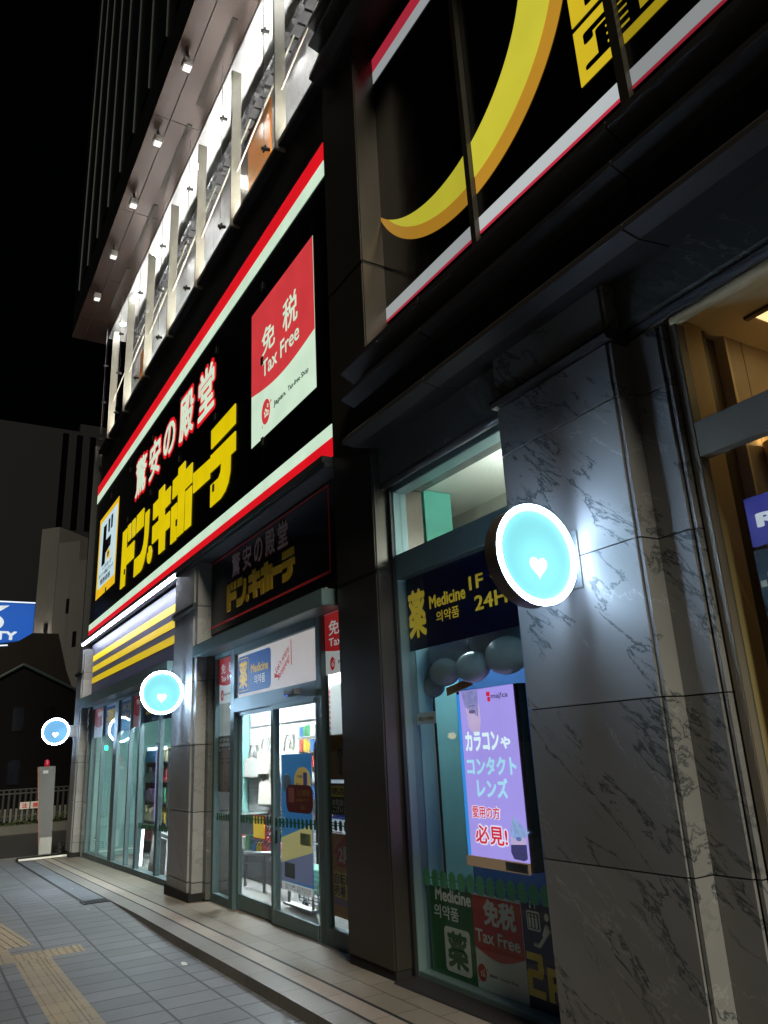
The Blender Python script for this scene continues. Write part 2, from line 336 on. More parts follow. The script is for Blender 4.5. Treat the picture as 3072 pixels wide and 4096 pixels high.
obj('side_street', MB().grid([-60,-40,-26,-22,-18.93], [-3.28,0,4,40,200], lambda x,y: -.36), ASPH, kind='structure')
obj('ground', MB().grid([-900,-200,0,200,900], [-900,-100,100,900], lambda x,y: -.6), flat('earth', (.04,.04,.04), .9, lin=True), kind='structure')
sk = MB(); sk.box(-19.1,-18.905,-3.2,2.9,-.5,-.292); obj('pavement_end_kerb', sk, KERB, kind='structure')
sc_ = [(-7.05,2.13),(-10.3,1.95),(-12.4,2.12)]
for i,(x,y) in enumerate(sc_):
    mb = MB(); r = .032 if i == 0 else .014; ps = [(x+r*(1.3+.5*random.random())*cos(t)*1.4, y+r*(.6+.5*random.random())*sin(t)) for t in frange(0,2*pi-.9,6)]
    mb.prismz(ps, pz(x)+.006, pz(x)+.010)
    tag(obj('litter', mb, flat('paper', (200,198,192), .7)), ['crumpled white paper scrap lying by the kerb','tiny pale scrap of litter lying out on the grey pavement tiles'][min(i,1)] , 'litter', None if i==0 else 'tiny litter scraps on the pavement')

# ================================================================== STORE BUILDING
B = thing('store_building', 'dark marble store building with metal column, glass shopfronts and cornice', 'building', (-5.4,3.3,0))
def bpart(name, mb, mat, **k): return obj(name, mb, mat, B, **k)
# dark metal column
c = MB()
for z0, z1 in ((.06,2.895),(2.908,5.8),(5.812,8.5)): c.quadbox([(-5.76,3.01,max(z0,0)),(-5.07,3.01,z0),(-5.07,3.5,z0),(-5.76,3.5,z0),(-5.76,3.01,z1),(-5.07,3.01,z1),(-5.07,3.5,z1),(-5.76,3.5,z1)])
bpart('column', c, M_COL, bevel=.012)
bpart('column_core', MB().gbox(-5.752,-5.078,3.02,3.49,8.49,-.05), M_JOINT)
# marble pilasters and jambs
JZ = (.145,.93,1.713,2.495,3.272)
def slabwall(mb, x0, x1, y0, y1, zs, gap=.007):
    for a, b in zip(zs, zs[1:]): mb.box(x0,x1,y0,y1,a+gap/2,b-gap/2)
m = MB(); slabwall(m,-3.42,-2.485,3.0,3.3,(-.05,)+JZ+(3.60,)); m.box(-3.42,-2.485,3.0,3.3,3.68,4.15); bpart('pilaster', m, M_MAR)
m = MB(); slabwall(m,-2.478,-2.457,3.012,3.3,(-.05,)+JZ+(3.60,)); m.box(-2.478,-2.457,3.012,3.3,3.68,4.15)
m2_ = m; bpart('pilaster_edge', m2_, M_MAR)
bpart('pilaster_core', MB().box(-3.41,-2.465,3.02,3.29,-.05,4.14), M_JOINT)
bpart('pilaster_band', MB().prismx([(2.965,3.605),(2.95,3.63),(2.965,3.66),(3.0,3.675),(3.3,3.675),(3.3,3.605)],-3.44,-2.44), M_CORN)
m = MB(); slabwall(m,-2.455,-2.262,3.14,3.32,(-.05,)+JZ+(3.62,)); bpart('door_jamb', m, M_MAR)
m = MB(); slabwall(m,-2.250,-2.232,3.155,3.32,(-.05,)+JZ+(3.62,)); bpart('door_jamb_edge', m, M_MAR)
bpart('jamb_core', MB().box(-2.455,-2.235,3.165,3.31,-.05,3.61), M_JOINT)
bpart('lintel', MB().box(-5.05,-3.44,3.07,3.5,3.63,3.98).box(-2.44,0.6,3.10,3.5,3.70,3.98), M_MARD)
bpart('lintel_moulding', MB().tube((-5.05,3.10,3.615),(-3.44,3.10,3.615),.035,14).tube((-2.44,3.15,3.665),(.6,3.15,3.665),.03,12), flat('polished_dark_stone',(70,70,74),.18), smooth=True)
# cornice over the right bay
prof = [(3.2,3.99),(2.853,3.933),(2.737,3.95),(2.742,3.985),(2.86,4.10),(2.865,4.30),(2.736,4.343),(2.735,4.375),(2.86,4.44),(2.878,4.52),(2.745,4.588),(2.745,4.63),(2.9,4.72),(3.2,5.02),(3.3,5.02)]
cm = MB()
for x0, x1 in ((-5.07,-3.86),(-3.85,-2.06),(-2.05,.8)): cm.prismx(prof, x0, x1)
bpart('cornice', cm, M_CORN)
prof2 = [(3.3,8.49),(2.95,8.49),(2.866,8.53),(2.88,8.60),(3.0,8.96),(2.865,9.0),(2.88,9.06),(2.95,9.24),(2.87,9.27),(2.88,9.36),(3.01,9.65),(3.3,9.65)]
bpart('upper_cornice', MB().prismx(prof2,-5.77,.8), M_DARK)
bpart('upper_wall', MB().box(-5.76,.8,3.3,3.6,5.02,8.49).box(-5.76,.8,3.02,3.6,9.651,16), M_DARK)
# pillars of the left bays
def pillar(x0, x1, y0, seamzs, top, w2=None):
    m = MB(); zs = [g(x0)+.10]+seamzs+[top]
    for a, b in zip(zs, zs[1:]): m.box(x0,x1-.12,y0,3.4,a+.004,b-.004); m.box(x1-.108,x1,y0+.02,3.4,a+.004,b-.004)
    bpart('pillar', m, M_PIL, bevel=.004)
    bpart('pillar_core', MB().box(x0+.01,x1-.01,y0+.03,3.39,g(x0)-.05,top), M_JOINT)
    bpart('pillar_plinth', MB().gbox(x0-.02,x1+.02,y0-.02,3.4,g(x1)+.09,-.05), M_JOINT)
    bpart('pillar_moulding', MB().prismx([(y0,3.40),(y0-.045,3.43),(y0-.05,3.47),(y0,3.49)],x0-.02,x1+.02), M_DARK)
pillar(-10.62,-9.62,2.95,[.13,.913,1.695,2.477,3.44],4.03)
pillar(-18.42,-17.72,2.95,[.0,.783,1.565,2.347,3.44],3.95)
m = MB(); slabwall(m,-9.61,-9.50,3.10,3.4,(-.05,.13,.913,1.695,2.477,2.8)); bpart('bay_jamb', m, M_MARD)
m = MB(); slabwall(m,-17.71,-17.52,3.10,3.4,(-.3,0,.783,1.565,2.347,2.7)); bpart('bay_jamb', m, M_MARD); m = MB(); slabwall(m,-11.3,-10.63,3.16,3.4,(-.2,.13,.913,1.695,2.477,2.6)); bpart('bay_jamb', m, M_MARD)
# fascia panels
bpart('fascia_panel', MB().box(-17.9,-10.63,3.15,3.4,2.80,4.05), flat('blue_grey_panel',(78,79,100),.5,0,.04))
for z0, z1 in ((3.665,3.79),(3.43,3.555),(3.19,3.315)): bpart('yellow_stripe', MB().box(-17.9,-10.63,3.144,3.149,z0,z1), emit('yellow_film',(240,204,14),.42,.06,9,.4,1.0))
bpart('upper_band', MB().box(-18.0,-5.78,3.10,3.5,7.815,8.73), M_DARK)
bpart('wall', MB().box(-18.0,-5.78,3.12,3.5,4.14,7.815).box(-18.4,-18.3,2.98,14,-.4,9), M_DARK)
bpart('sign_ledge', MB().box(-18.0,-5.775,2.905,3.10,4.075,4.135), flat('ledge_grey',(66,66,70),.4,.3))
bpart('ledge_gutter', MB().box(-10.6,-5.775,2.93,3.14,4.03,4.074), flat('gutter_grey',(96,96,100),.35,.5))
led = MB().box(-17.95,-10.7,2.925,2.965,4.046,4.066)
tag(obj('light_strip', led, M_LED), 'long white LED light strip under the sign above the yellow striped panel', 'light strip')
bpart('transom_wall', MB().box(-9.61,-5.77,3.17,3.30,2.801,3.058).box(-17.71,-11.3,3.17,3.30,2.681,2.799), M_DARK)
# canopies
def canopy(x0,x1,z0,z1,y0):
    m = MB(); m.box(x0,x1,y0,3.16,z0,z1); bpart('canopy', m, M_TEAL, bevel=.006)
canopy(-9.69,-5.90,2.775,2.925,2.93)
canopy(-17.8,-10.72,2.685,2.86,2.89)
bpart('drip_tube', MB().tube((-6.05,3.05,2.925),(-6.05,3.05,2.965),.012), M_WHITE)
# ---- windows and doors
def frame(name, rects, y0, y1, mat, label=None):
    m = MB()
    for r in rects: m.box(r[0],r[1],y0,y1,r[2],r[3])
    return bpart(name, m, mat, bevel=.004, label=label)
def pane(par, x0,x1,z0,z1,y, zb=None):
    zb = zb or (z0,z0)
    m = MB().quadbox([(x0,y-.003,zb[0]),(x1,y-.003,zb[1]),(x1,y+.003,zb[1]),(x0,y+.003,zb[0]),(x0,y-.003,z1),(x1,y-.003,z1),(x1,y+.003,z1),(x0,y+.003,z1)])
    return obj('pane', m, M_GLASS, par)
def picket_bm(x0,x1,y,za,zb,h,pitch,w):
    m = MB(); n = int((x1-x0)/pitch)
    for i in range(n):
        cx = x0+(i+.5)*(x1-x0)/n; z = za+(zb-za)*(i+.5)/n
        pts = [(cx-w/2*.7,z-h/2),(cx+w/2*.7,z-h/2),(cx+w/2,z-h*.2),(cx+w/2*.75,z),(cx+w/2,z+h*.2),(cx+w/2*.7,z+h*.38),(cx,z+h/2),(cx-w/2*.7,z+h*.38),(cx-w/2,z+h*.2),(cx-w/2*.75,z),(cx-w/2,z-h*.2)]
        m.prism(pts, y-.0012, y)
        if i < n-1: m.box(cx+w*.3,cx+pitch-w*.3,y-.001,y-.0001,z-h*.06,z+h*.06)
    return m
M_PICK = flat('green_film',(14,92,58),.5)
M_PICK2 = flat('pale_green_film',(84,176,118),.6)
# door bay
F = frame('door_frame', [(-9.50,-9.43,-.08,2.775),(-8.88,-8.75,-.07,2.775),(-6.535,-6.42,-.03,2.775),(-9.43,-8.88,2.72,2.775),(-8.75,-6.535,2.695,2.775),(-8.75,-6.535,2.03,2.185),(-6.42,-5.77,2.78,2.80),(-9.43,-8.88,-.08,.03),(-6.42,-5.77,-.03,.12)], 3.160, 3.235, M_TEALD)
pane(F,-9.43,-8.88,.03,2.72,3.20); pane(F,-6.42,-5.77,.12,2.78,3.20); pane(F,-8.75,-6.535,2.185,2.695,3.20)
obj('picket_decal', picket_bm(-9.43,-8.88,3.196,.86,.872,.085,.072,.05), M_PICK, F); obj('picket_decal', picket_bm(-6.42,-5.77,3.196,.925,.935,.085,.09,.062), M_PICK, F)
def door(x0,x1,y,hx,rs=.06):
    d = bpart('sliding_door', MB().gbox(x0,x0+.06,y-.02,y+.02,2.03,.012).gbox(x1-rs,x1,y-.02,y+.02,2.03,.012).box(x0+.06,x1-.06,y-.02,y+.02,1.985,2.03).gbox(x0+.06,x1-.06,y-.02,y+.02,.105,.012), M_TEAL, bevel=.003)
    pane(d,x0+.06,x1-rs,.105,1.985,y); obj('picket_decal', picket_bm(x0+.06,x1-.06,y-.004,.872+(x0+8.75)*.02,.872+(x1+8.75)*.02,.09,.083,.058), M_PICK, d)
    obj('handle', MB().box(hx-.018,hx+.018,y-.028,y-.021,.70,.82), M_DARK, d)
door(-8.74,-7.60,3.222,-7.72); door(-7.64,-6.54,3.178,-7.49,.02)
sen = thing('door_sensor','small grey motion sensor box on the beam above the sliding doors','door sensor',(-6.92,3.1,2.07))
obj('housing', MB().prismx([(3.128,2.075),(3.06,2.085),(3.05,2.13),(3.128,2.14)],-7.05,-6.80), flat('sensor_grey',(120,124,126),.35,.4), sen); obj('indicator', MB().box(-6.99,-6.97,3.052,3.06,2.075,2.083), emit('blue_dot',(60,90,255),3), sen)
# window with medicine posters (right bay)
F2 = frame('window_frame', [(-5.07,-5.02,-.05,3.60),(-3.46,-3.42,-.02,3.60),(-5.02,-3.46,3.565,3.625),(-5.02,-3.46,2.83,3.03),(-5.02,-3.46,.0,.062)], 3.17, 3.30, M_TEAL)
pane(F2,-5.02,-3.46,.062,2.83,3.24); pane(F2,-5.02,-3.46,3.03,3.565,3.24)
bpart('window_sill', MB().prismx([(3.0,-.03),(2.98,.0),(3.0,.025),(3.3,.028),(3.3,-.05)],-5.06,-3.43), M_CORN)
bpart('window_trim', MB().box(-5.072,-5.03,3.145,3.169,-.03,3.60), flat('dark_trim',(34,34,36),.4))
obj('picket_decal', picket_bm(-5.02,-3.46,3.247,.652,.682,.115,.098,.085), M_PICK2, F2)
# window of the far bay
F3 = frame('window_frame', [(-17.52,-17.46,-.35,2.68),(-16.42,-16.36,-.3,2.68),(-15.28,-14.98,-.27,2.68),(-14.05,-13.97,-.22,2.68),(-13.36,-13.24,-.2,2.68),(-12.12,-12.0,-.15,2.68),(-11.34,-11.28,-.12,2.68),(-17.46,-11.34,2.63,2.68)], 3.165, 3.235, M_TEALD)
sill3 = MB().quadbox([(-17.52,3.14,-.35),(-11.3,3.14,-.15),(-11.3,3.27,-.15),(-17.52,3.27,-.35),(-17.52,3.14,-.17),(-11.3,3.14,-.04),(-11.3,3.27,-.04),(-17.52,3.27,-.17)]); bpart('window_sill', sill3, M_TEALD)
for a,b in ((-17.46,-16.42),(-16.36,-15.28),(-14.98,-14.05),(-13.97,-13.36),(-13.24,-12.12),(-12.0,-11.34)): pane(F3,a,b,-.15,2.63,3.20)
obj('picket_decal', picket_bm(-13.24,-12.12,3.196,.55,.58,.1,.085,.06), M_PICK, F3); obj('picket_decal', picket_bm(-12.0,-11.34,3.196,.59,.6,.1,.085,.06), M_PICK, F3)
# right entrance
M_BEIGE = flat('beige_metal',(196,176,138),.42,.2,.05)
F4 = frame('entrance_frame', [(-2.222,-2.172,-.02,3.61),(-2.172,.6,2.85,3.035)], 3.19, 3.262, flat('warm_grey_metal',(120,112,100),.55,.2,.06))
pane(F4,-2.172,.6,.0,2.85,3.245); pane(F4,-2.172,.6,3.035,3.62,3.245)
bpart('entrance_head', MB().tube((-2.2,3.21,3.63),(.6,3.21,3.63),.03,14), M_BEIGE, smooth=True)
bpart('entrance_reveal', MB().box(-2.30,-2.19,3.265,3.43,-.02,3.66), flat('beige_wall',(205,172,120),.6,0,.06,1.5))
bpart('entrance_shutter_slot', MB().box(-2.30,-2.215,3.431,3.50,-.02,3.66), flat('olive_paint',(78,74,40),.5)); bpart('entrance_recess', MB().box(-2.36,-2.26,3.501,3.639,-.02,3.66), flat('brown_panel',(96,72,48),.45))
bpart('entrance_tile_edge', MB().box(-2.30,-2.195,3.64,3.66,-.02,3.66), flat('pale_edge',(228,205,165),.5))
bpart('entrance_wall', MB().box(-2.30,-2.20,3.661,9,-.02,3.7).box(-2.3,1.2,9,9.1,-.02,3.7).box(.9,1.0,3.3,9,-.02,3.7), tiles('warm_wall_tile',(.52,.40,.27),(.56,.43,.30),(.16,.11,.07),.6,.5,.0,.5,(0,0)))
bpart('entrance_ceiling', MB().box(-2.3,1.0,3.27,9,3.66,3.72), flat('warm_ceiling',(215,190,150),.7)); bpart('entrance_floor', MB().box(-2.3,1.0,3.27,9,-.05,-.01), flat('stone_floor',(150,135,115),.5))
pl = thing('ceiling_light','square pale ceiling tile made to glow as added light in the right entrance','ceiling light',(-1.4,3.9,3.65))  # pale ceiling tile given emission to light the entrance
obj('diffuser', MB().box(-1.98,-1.35,3.60,4.2,3.648,3.656), emit('warm_panel',(255,214,150),1.6), pl); obj('frame', MB().box(-2.02,-1.31,3.565,3.598,3.64,3.658), flat('brown_panel',(96,72,48),.45), pl)
# wall lamp added to brighten the entrance interior
for i,(yy,zz) in enumerate(((3.80,2.98),)):
    w = thing('added_wall_lamp','small warm wall lamp added to brighten the tiles inside the right entrance','wall lamp',(-2.19,yy,zz))
    obj('shade', MB().tube((-2.13,yy,zz-.06),(-2.13,yy,zz+.04),.045,14,.06), M_BEIGE, w); obj('bulb', MB().ball((-2.13,yy,zz+.03),.035,.035,.03), emit('warm_bulb',(255,205,130),30,.01), w)
# interior shells
M_IN = flat('interior_white',(228,230,228),.6,0,.04); M_INT = flat('interior_teal',(150,205,198),.55,0,.05)
bpart('interior_floor', MB().quadbox([(-17.5,3.28,-.40),(-5.8,3.28,-.12),(-5.8,6.2,-.12),(-17.5,6.2,-.40),(-17.5,3.28,-.30),(-5.8,3.28,-.035),(-5.8,6.2,-.035),(-17.5,6.2,-.30)]), flat('interior_floor_grey',(150,148,145),.35,0,.12,3))
bpart('interior_ceiling', MB().box(-17.5,-5.8,3.28,6.2,2.95,3.02), M_IN)
bpart('interior_back_wall', MB().box(-13.7,-5.8,4.72,4.80,-.3,2.95), M_IN); bpart('interior_far_wall', MB().box(-17.5,-13.7,4.9,5.0,-.4,2.95).box(-17.52,-17.5,3.28,4.9,-.4,2.95), flat('interior_dim',(120,160,156),.5,0,.3,2))
bpart('interior_partition', MB().box(-13.75,-12.30,4.45,4.71,-.3,2.95), M_INT)
bpart('interior_side_wall', MB().box(-5.80,-5.7,3.52,6.2,-.2,2.95), M_INT)
bpart('wall_film', MB().box(-12.28,-9.62,4.700,4.715,1.98,2.9), flat('foil_white',(214,216,220),.3,.2,.25,2,bump=.6))
slat = MB(); 
for i in range(26): slat.box(-12.28,-9.62,4.700,4.716,.06+i*.073,.06+i*.073+.062)
bpart('slat_wall', slat, flat('slat_white',(205,206,204),.5,0,.06))
for i,(x,y,dx) in enumerate(((-7.2,4.1,.5),(-9.0,4.1,.5),(-11.2,4.1,.5),(-13.0,3.75,.5))):  # last panel added to brighten the teal partition
    t_ = thing('ceiling_light','long white ceiling light panel inside the door bay','ceiling light',(x,y,2.93),'ceiling lights inside the store')
    obj('diffuser', MB().box(x-.55,x+.55,y-.14,y+.14,2.925,2.935), emit('shop_light',(244,250,255),150,.01), t_); obj('frame', MB().box(x-.59,x+.59,y-.17,y-.142,2.91,2.948).box(x-.59,x+.59,y+.142,y+.17,2.91,2.948), M_WHITE, t_)
t_ = thing('ceiling_light','dim ceiling light panel inside the far window bay','ceiling light',(-14.5,4.0,2.93)); obj('diffuser', MB().box(-15.6,-13.4,3.9,4.1,2.925,2.935), emit('shop_light_dim',(225,250,245),90,.01), t_); obj('frame', MB().box(-15.63,-13.37,3.87,3.898,2.91,2.948), M_WHITE, t_)
# right window: display box and the upper room
bpart('display_side_wall', MB().box(-5.06,-5.03,3.31,3.43,.0,2.8), flat('display_teal',(150,190,196),.5,0,.05)); bpart('display_side_wall', MB().box(-3.45,-3.40,3.31,4.0,0,2.8), flat('display_teal',(150,190,196),.5,0,.05)); bpart('display_back_wall', MB().box(-6.6,-3.4,4.2,4.26,-.05,2.85).box(-6.6,-6.5,3.5,4.2,-.05,2.85), flat('display_blue',(66,104,168),.55,0,.2,1.2)); bpart('display_floor', MB().box(-6.6,-3.4,3.31,4.2,-.05,.0).box(-6.6,-3.4,3.31,4.2,2.82,2.86), M_DARK)
bpart('display_pole', MB().tube((-5.045,3.44,0),(-5.045,3.44,2.8),.010), M_CREAM)
bpart('upper_room_wall', MB().box(-8.2,-3.3,4.55,4.65,2.9,4.2).box(-8.3,-8.2,3.3,4.65,2.9,4.2).box(-3.39,-3.3,3.32,4.65,2.9,4.2), flat('beige_wallpaper',(196,190,180),.75,0,.08,40)); bpart('upper_room_ceiling', MB().box(-8.2,-3.39,3.62,4.55,3.80,3.9), flat('ceiling_board',(216,212,204),.8,0,.07,30,bump=.3)); bpart('upper_room_beam', MB().box(-8.2,-3.39,3.32,3.61,3.70,3.9), M_INT); bpart('upper_room_pillar', MB().box(-5.75,-5.40,3.75,4.05,2.9,3.79), flat('teal_wall',(96,176,160),.6)); bpart('upper_room_cabinet', MB().box(-7,-3.4,4.3,4.54,2.9,3.17), M_WHITE)
bpart('upper_room_floor', MB().box(-8.2,-3.39,3.32,4.55,2.865,2.9), M_IN)
t_ = thing('ceiling_light','added light box hidden behind the pilaster to brighten the upper right room','ceiling light',(-3.9,3.95,3.3)); obj('diffuser', MB().box(-4.3,-3.55,3.8,4.2,3.36,3.42), emit('room_light',(240,250,245),16,.01), t_); obj('frame', MB().tube((-3.9,4.0,3.425),(-3.9,4.0,3.8),.012), M_WHITE, t_)  # unseen light box added to brighten the upper room

t_ = thing('ceiling_light','small white light above the balloons in the right display window','ceiling light',(-5.2,3.7,2.81)); obj('diffuser', MB().box(-5.5,-4.6,3.62,3.80,2.805,2.815), emit('display_light',(215,238,245),45,.01), t_); obj('frame', MB().box(-5.53,-4.57,3.58,3.618,2.795,2.819), M_WHITE, t_)
# ================================================================== BIG SIGN
S = thing('shop_sign','huge backlit black shop sign with red and white stripes and yellow lettering','shop sign',(-11.8,3.05,4.14))
m = MB(); seams = [-17.93]+[-5.82-1.735*k for k in range(6,0,-1)]+[-5.82]
for a,b in zip(seams,seams[1:]): m.box(a+.006,b-.006,3.05,3.10,4.17,7.81)
obj('panel', m, M_BLACKGLOSS, S)
def stripe(z0,z1,mat,nm):
    m = MB()
    for a,b in zip(seams,seams[1:]): m.box(a+.008,b-.008,3.043,3.0495,z0,z1)
    obj(nm, m, mat, S)
stripe(7.57,7.805,M_SR,'red_stripe'); stripe(7.375,7.565,M_SW,'white_stripe'); stripe(4.365,4.50,M_SW,'white_stripe'); stripe(4.172,4.36,M_SR,'red_stripe')
KATA = [[(-14.85,5.85),(-14.49,5.85),(-14.49,5.43),(-13.84,5.43),(-13.84,5.10),(-14.46,5.10),(-14.48,4.71),(-14.86,4.71)],
 [(-14.44,5.87),(-14.19,5.87),(-14.15,5.54),(-14.38,5.54)],[(-14.09,5.87),(-13.84,5.87),(-13.81,5.53),(-14.05,5.53)],
 [(-13.72,5.87),(-13.19,5.87),(-13.19,5.53),(-13.72,5.53)],
 [(-13.07,5.73),(-12.80,5.73),(-12.80,5.40),(-12.82,5.25),(-12.87,5.08),(-12.93,4.97),(-13.05,4.82),(-13.17,4.74),(-13.3,4.715),(-13.76,4.715),(-13.76,5.04),(-13.32,5.04),(-13.2,5.09),(-13.11,5.18),(-13.07,5.32)],
 [(-12.66+.155*cos(t),4.875+.155*sin(t)) for t in frange(0,2*pi-.35,17)],
 [(-12.18,5.87),(-11.83,5.87),(-11.82,5.72),(-11.46,5.72),(-11.46,5.43),(-11.78,5.43),(-11.78,5.30),(-11.45,5.30),(-11.45,5.03),(-11.71,5.03),(-11.71,4.73),(-12.05,4.73),(-12.07,5.02),(-12.51,5.02),(-12.52,5.33),(-12.13,5.33),(-12.13,5.44),(-12.51,5.44),(-12.52,5.73),(-12.18,5.73)],
 [(-11.03,5.87),(-10.68,5.87),(-10.67,5.71),(-10.30,5.71),(-10.30,5.40),(-10.67,5.40),(-10.68,4.74),(-11.01,4.74),(-11.01,5.45),(-11.33,5.45),(-11.33,5.76),(-11.03,5.76)],
 [(-11.37,5.32),(-11.06,5.32),(-11.05,4.72),(-11.36,4.72)],[(-10.62,5.35),(-10.30,5.35),(-10.31,4.74),(-10.61,4.74)],
 [(-10.25,5.51),(-9.48,5.47),(-9.48,5.18),(-10.23,5.20)],
 [(-9.44,5.87),(-8.48,5.87),(-8.48,5.59),(-9.43,5.59)],
 [(-9.45,5.50),(-8.47,5.48),(-8.47,5.22),(-8.65,5.22),(-8.66,5.0),(-8.73,4.87),(-8.84,4.79),(-9.02,4.745),(-9.43,4.745),(-9.43,5.06),(-9.10,5.06),(-9.02,5.12),(-9.0,5.24),(-9.45,5.25)]]
m = MB()
for poly in KATA: m.prism(poly, 3.041, 3.0495)
obj('yellow_lettering', m, M_SY, S)
KB = [('驚',-14.02,-13.10,6.20,7.05),('安',-13.00,-12.15,6.19,7.02),('の',-12.06,-11.25,6.27,6.97),('殿',-11.12,-10.27,6.20,7.06),('堂',-10.14,-9.30,6.17,7.04)]
m = MB(); m2 = MB()
for ch,x0,x1,z0,z1 in KB:
    text_bm(ch,x0+.06,x1-.06,z0+.06,z1-.06,3.044,.005,.022,m2); text_bm(ch,x0,x1,z0,z1,3.0485,.003,.062,m)
obj('white_lettering', m2, M_SW, S); obj('red_outline', m, M_SR, S)
# clips holding the panel joints and the tie rod
m = MB()
for x in seams[1:-1]:
    for z in (4.98,6.02,7.05): m.box(x-.03,x+.03,3.03,3.0425,z-.05,z+.05)
obj('panel_clip', m, M_JOINT, S)
# tax-free square of the big sign
tx = MB().box(-7.92,-6.14,3.0470,3.0495,5.03,6.83); obj('tax_panel', tx, M_SW, S)
cp = [(-7.918,6.828),(-7.918,5.70)]+[(-7.918+1.776*k/14, 5.70-.02-.26*sin(pi*k/14)) for k in range(1,14)]+[(-6.142,5.70),(-6.142,6.828)]
def curve_field(x0,x1,z0,z1,dip,y,mb=None,depth=.003):
    mb = mb or MB(); pts=[(x0,z1),(x0,z0)]+[(x0+(x1-x0)*k/16, z0-dip*sin(pi*k/16)) for k in range(1,16)]+[(x1,z0),(x1,z1)]
    return mb.prism(pts,y-depth,y)
obj('tax_red_field', curve_field(-7.918,-6.142,5.70,6.828,.10,3.0468,None,.001), M_STR, S)
m = text_bm('免',-7.58,-7.18,6.07,6.42,3.0455,.002,.012); text_bm('税',-6.95,-6.55,6.05,6.45,3.0455,.002,.012,m); text_bm('Tax Free',-7.57,-6.52,5.79,6.0,3.0455,.002,.012,m); obj('tax_lettering', m, M_SW, S)
def sakura(cx,cz,r,y,par,mat,matw,sq=.8,depth=.003):
    m = MB().prism([(cx+r*sq*cos(t),cz+r*sin(t)) for t in frange(0,2*pi-.2,29)],y-depth,y); m.prism([(cx-r*.95*sq,cz-r*1.1),(cx-r*.75*sq,cz-r*1.0),(cx-r*.85*sq,cz-r*.85)],y-depth,y); m.prism([(cx+r*1.1*sq,cz+r*.35),(cx+r*1.4*sq,cz+r*.5),(cx+r*1.15*sq,cz+r*.6)],y-depth,y)
    obj('emblem', m, mat, par); w = MB()
    for (dx,dz,rr) in ((.0,-.12,.42),(.55,-.25,.26),(.5,.35,.2)):
        for k in range(5):
            a = 2*pi*k/5+.4; px,pz_ = cx+r*sq*(dx+rr*.62*cos(a)), cz+r*(dz+rr*.62*sin(a))
            w.prism([(px+r*rr*.27*sq*cos(t),pz_+r*rr*.27*sin(t)) for t in frange(0,2*pi-.7,8)],y-depth*2,y-depth*1.05)
    obj('emblem_blossom', w, matw, par)
sakura(-7.46,5.32,.155,3.0468,S,M_STR,M_SW)
m = text_bm('Japan.',-7.23,-6.88,5.265,5.35,3.0468,.003,.018); obj('tax_small_lettering', m, M_JOINT, S); obj('tax_small_lettering', text_bm('Tax-free Shop',-6.83,-6.31,5.27,5.35,3.0468,.003,.0), M_JOINT, S)
# left panel of the big sign
obj('brand_panel_border', MB().box(-17.36,-15.43,3.0470,3.0495,4.96,6.80), M_SO, S); obj('brand_panel', MB().box(-17.22,-15.52,3.0455,3.0468,5.16,6.68), M_SLB, S)
m = MB()
for poly in ([(-16.88,6.52),(-16.55,6.52),(-16.55,6.14),(-16.02,6.14),(-16.05,5.92),(-16.52,5.84),(-16.55,5.62),(-16.90,5.62)],[(-16.40,6.56),(-16.22,6.56),(-16.2,6.26),(-16.36,6.26)],[(-16.12,6.58),(-15.94,6.58),(-15.94,6.28),(-16.09,6.28)]): m.prism(poly,3.0435,3.0452)
text_bm('ドンキホーテ',-16.75,-15.85,5.50,5.60,3.0452,.002,.01,m); text_bm('オリジナル商品ブランド',-17.1,-15.68,5.37,5.47,3.0452,.002,.01,m); text_bm('情熱価格',-16.95,-15.9,5.20,5.34,3.0452,.002,.014,m)
obj('brand_lettering', m, flat('dark_purple_ink',(30,22,44),.4), S); obj('brand_badge', MB().box(-16.38,-16.08,3.0425,3.0450,5.66,5.86), M_SO, S); obj('brand_badge_lettering', text_bm('情熱',-16.35,-16.11,5.70,5.82,3.0422,.001,.01), flat('dark_purple_ink',(30,22,44),.4), S)

# ---- small unlit sign over the doors
D = thing('shop_sign','unlit black sign with thin red border above the door canopy','shop sign',(-8.0,3.15,3.13))
M_DY = flat('dull_yellow',(214,172,40),.5); M_DW = flat('dull_white',(190,170,170),.55); M_DR = flat('border_red',(226,60,62),.45); M_NAVY=flat('dark_navy_sheet',(16,17,27),.3,0,.2,2)
obj('panel', MB().box(-9.95,-5.78,3.15,3.3,3.06,4.03), M_NAVY, D)
obj('border', MB().box(-9.90,-6.13,3.144,3.1495,3.13,3.158).box(-9.90,-6.13,3.144,3.1495,3.99,4.005).box(-9.90,-9.88,3.144,3.1495,3.159,3.989).box(-6.15,-6.13,3.144,3.1495,3.159,3.989), M_DR, D)
fx = lambda x: -9.0+(x+14.85)*.3213; fz = lambda z: 3.255+(z-4.72)*.296
m = MB()
for poly in KATA: m.prism([(fx(x),fz(z)) for x,z in poly], 3.142, 3.1495)
obj('yellow_lettering', m, M_DY, D)
m = MB(); m2 = MB()
for (ch,*_),(a,b) in zip(KB,((-8.84,-8.52),(-8.46,-8.15),(-8.09,-7.80),(-7.75,-7.44),(-7.39,-7.09))): text_bm(ch,a+.015,b-.015,3.655,3.945,3.1445,.003,.02,m2); text_bm(ch,a,b,3.64,3.96,3.1485,.002,.055,m)
obj('white_lettering', m2, M_DW, D); obj('red_outline', m, flat('dull_red',(120,20,26),.5), D)

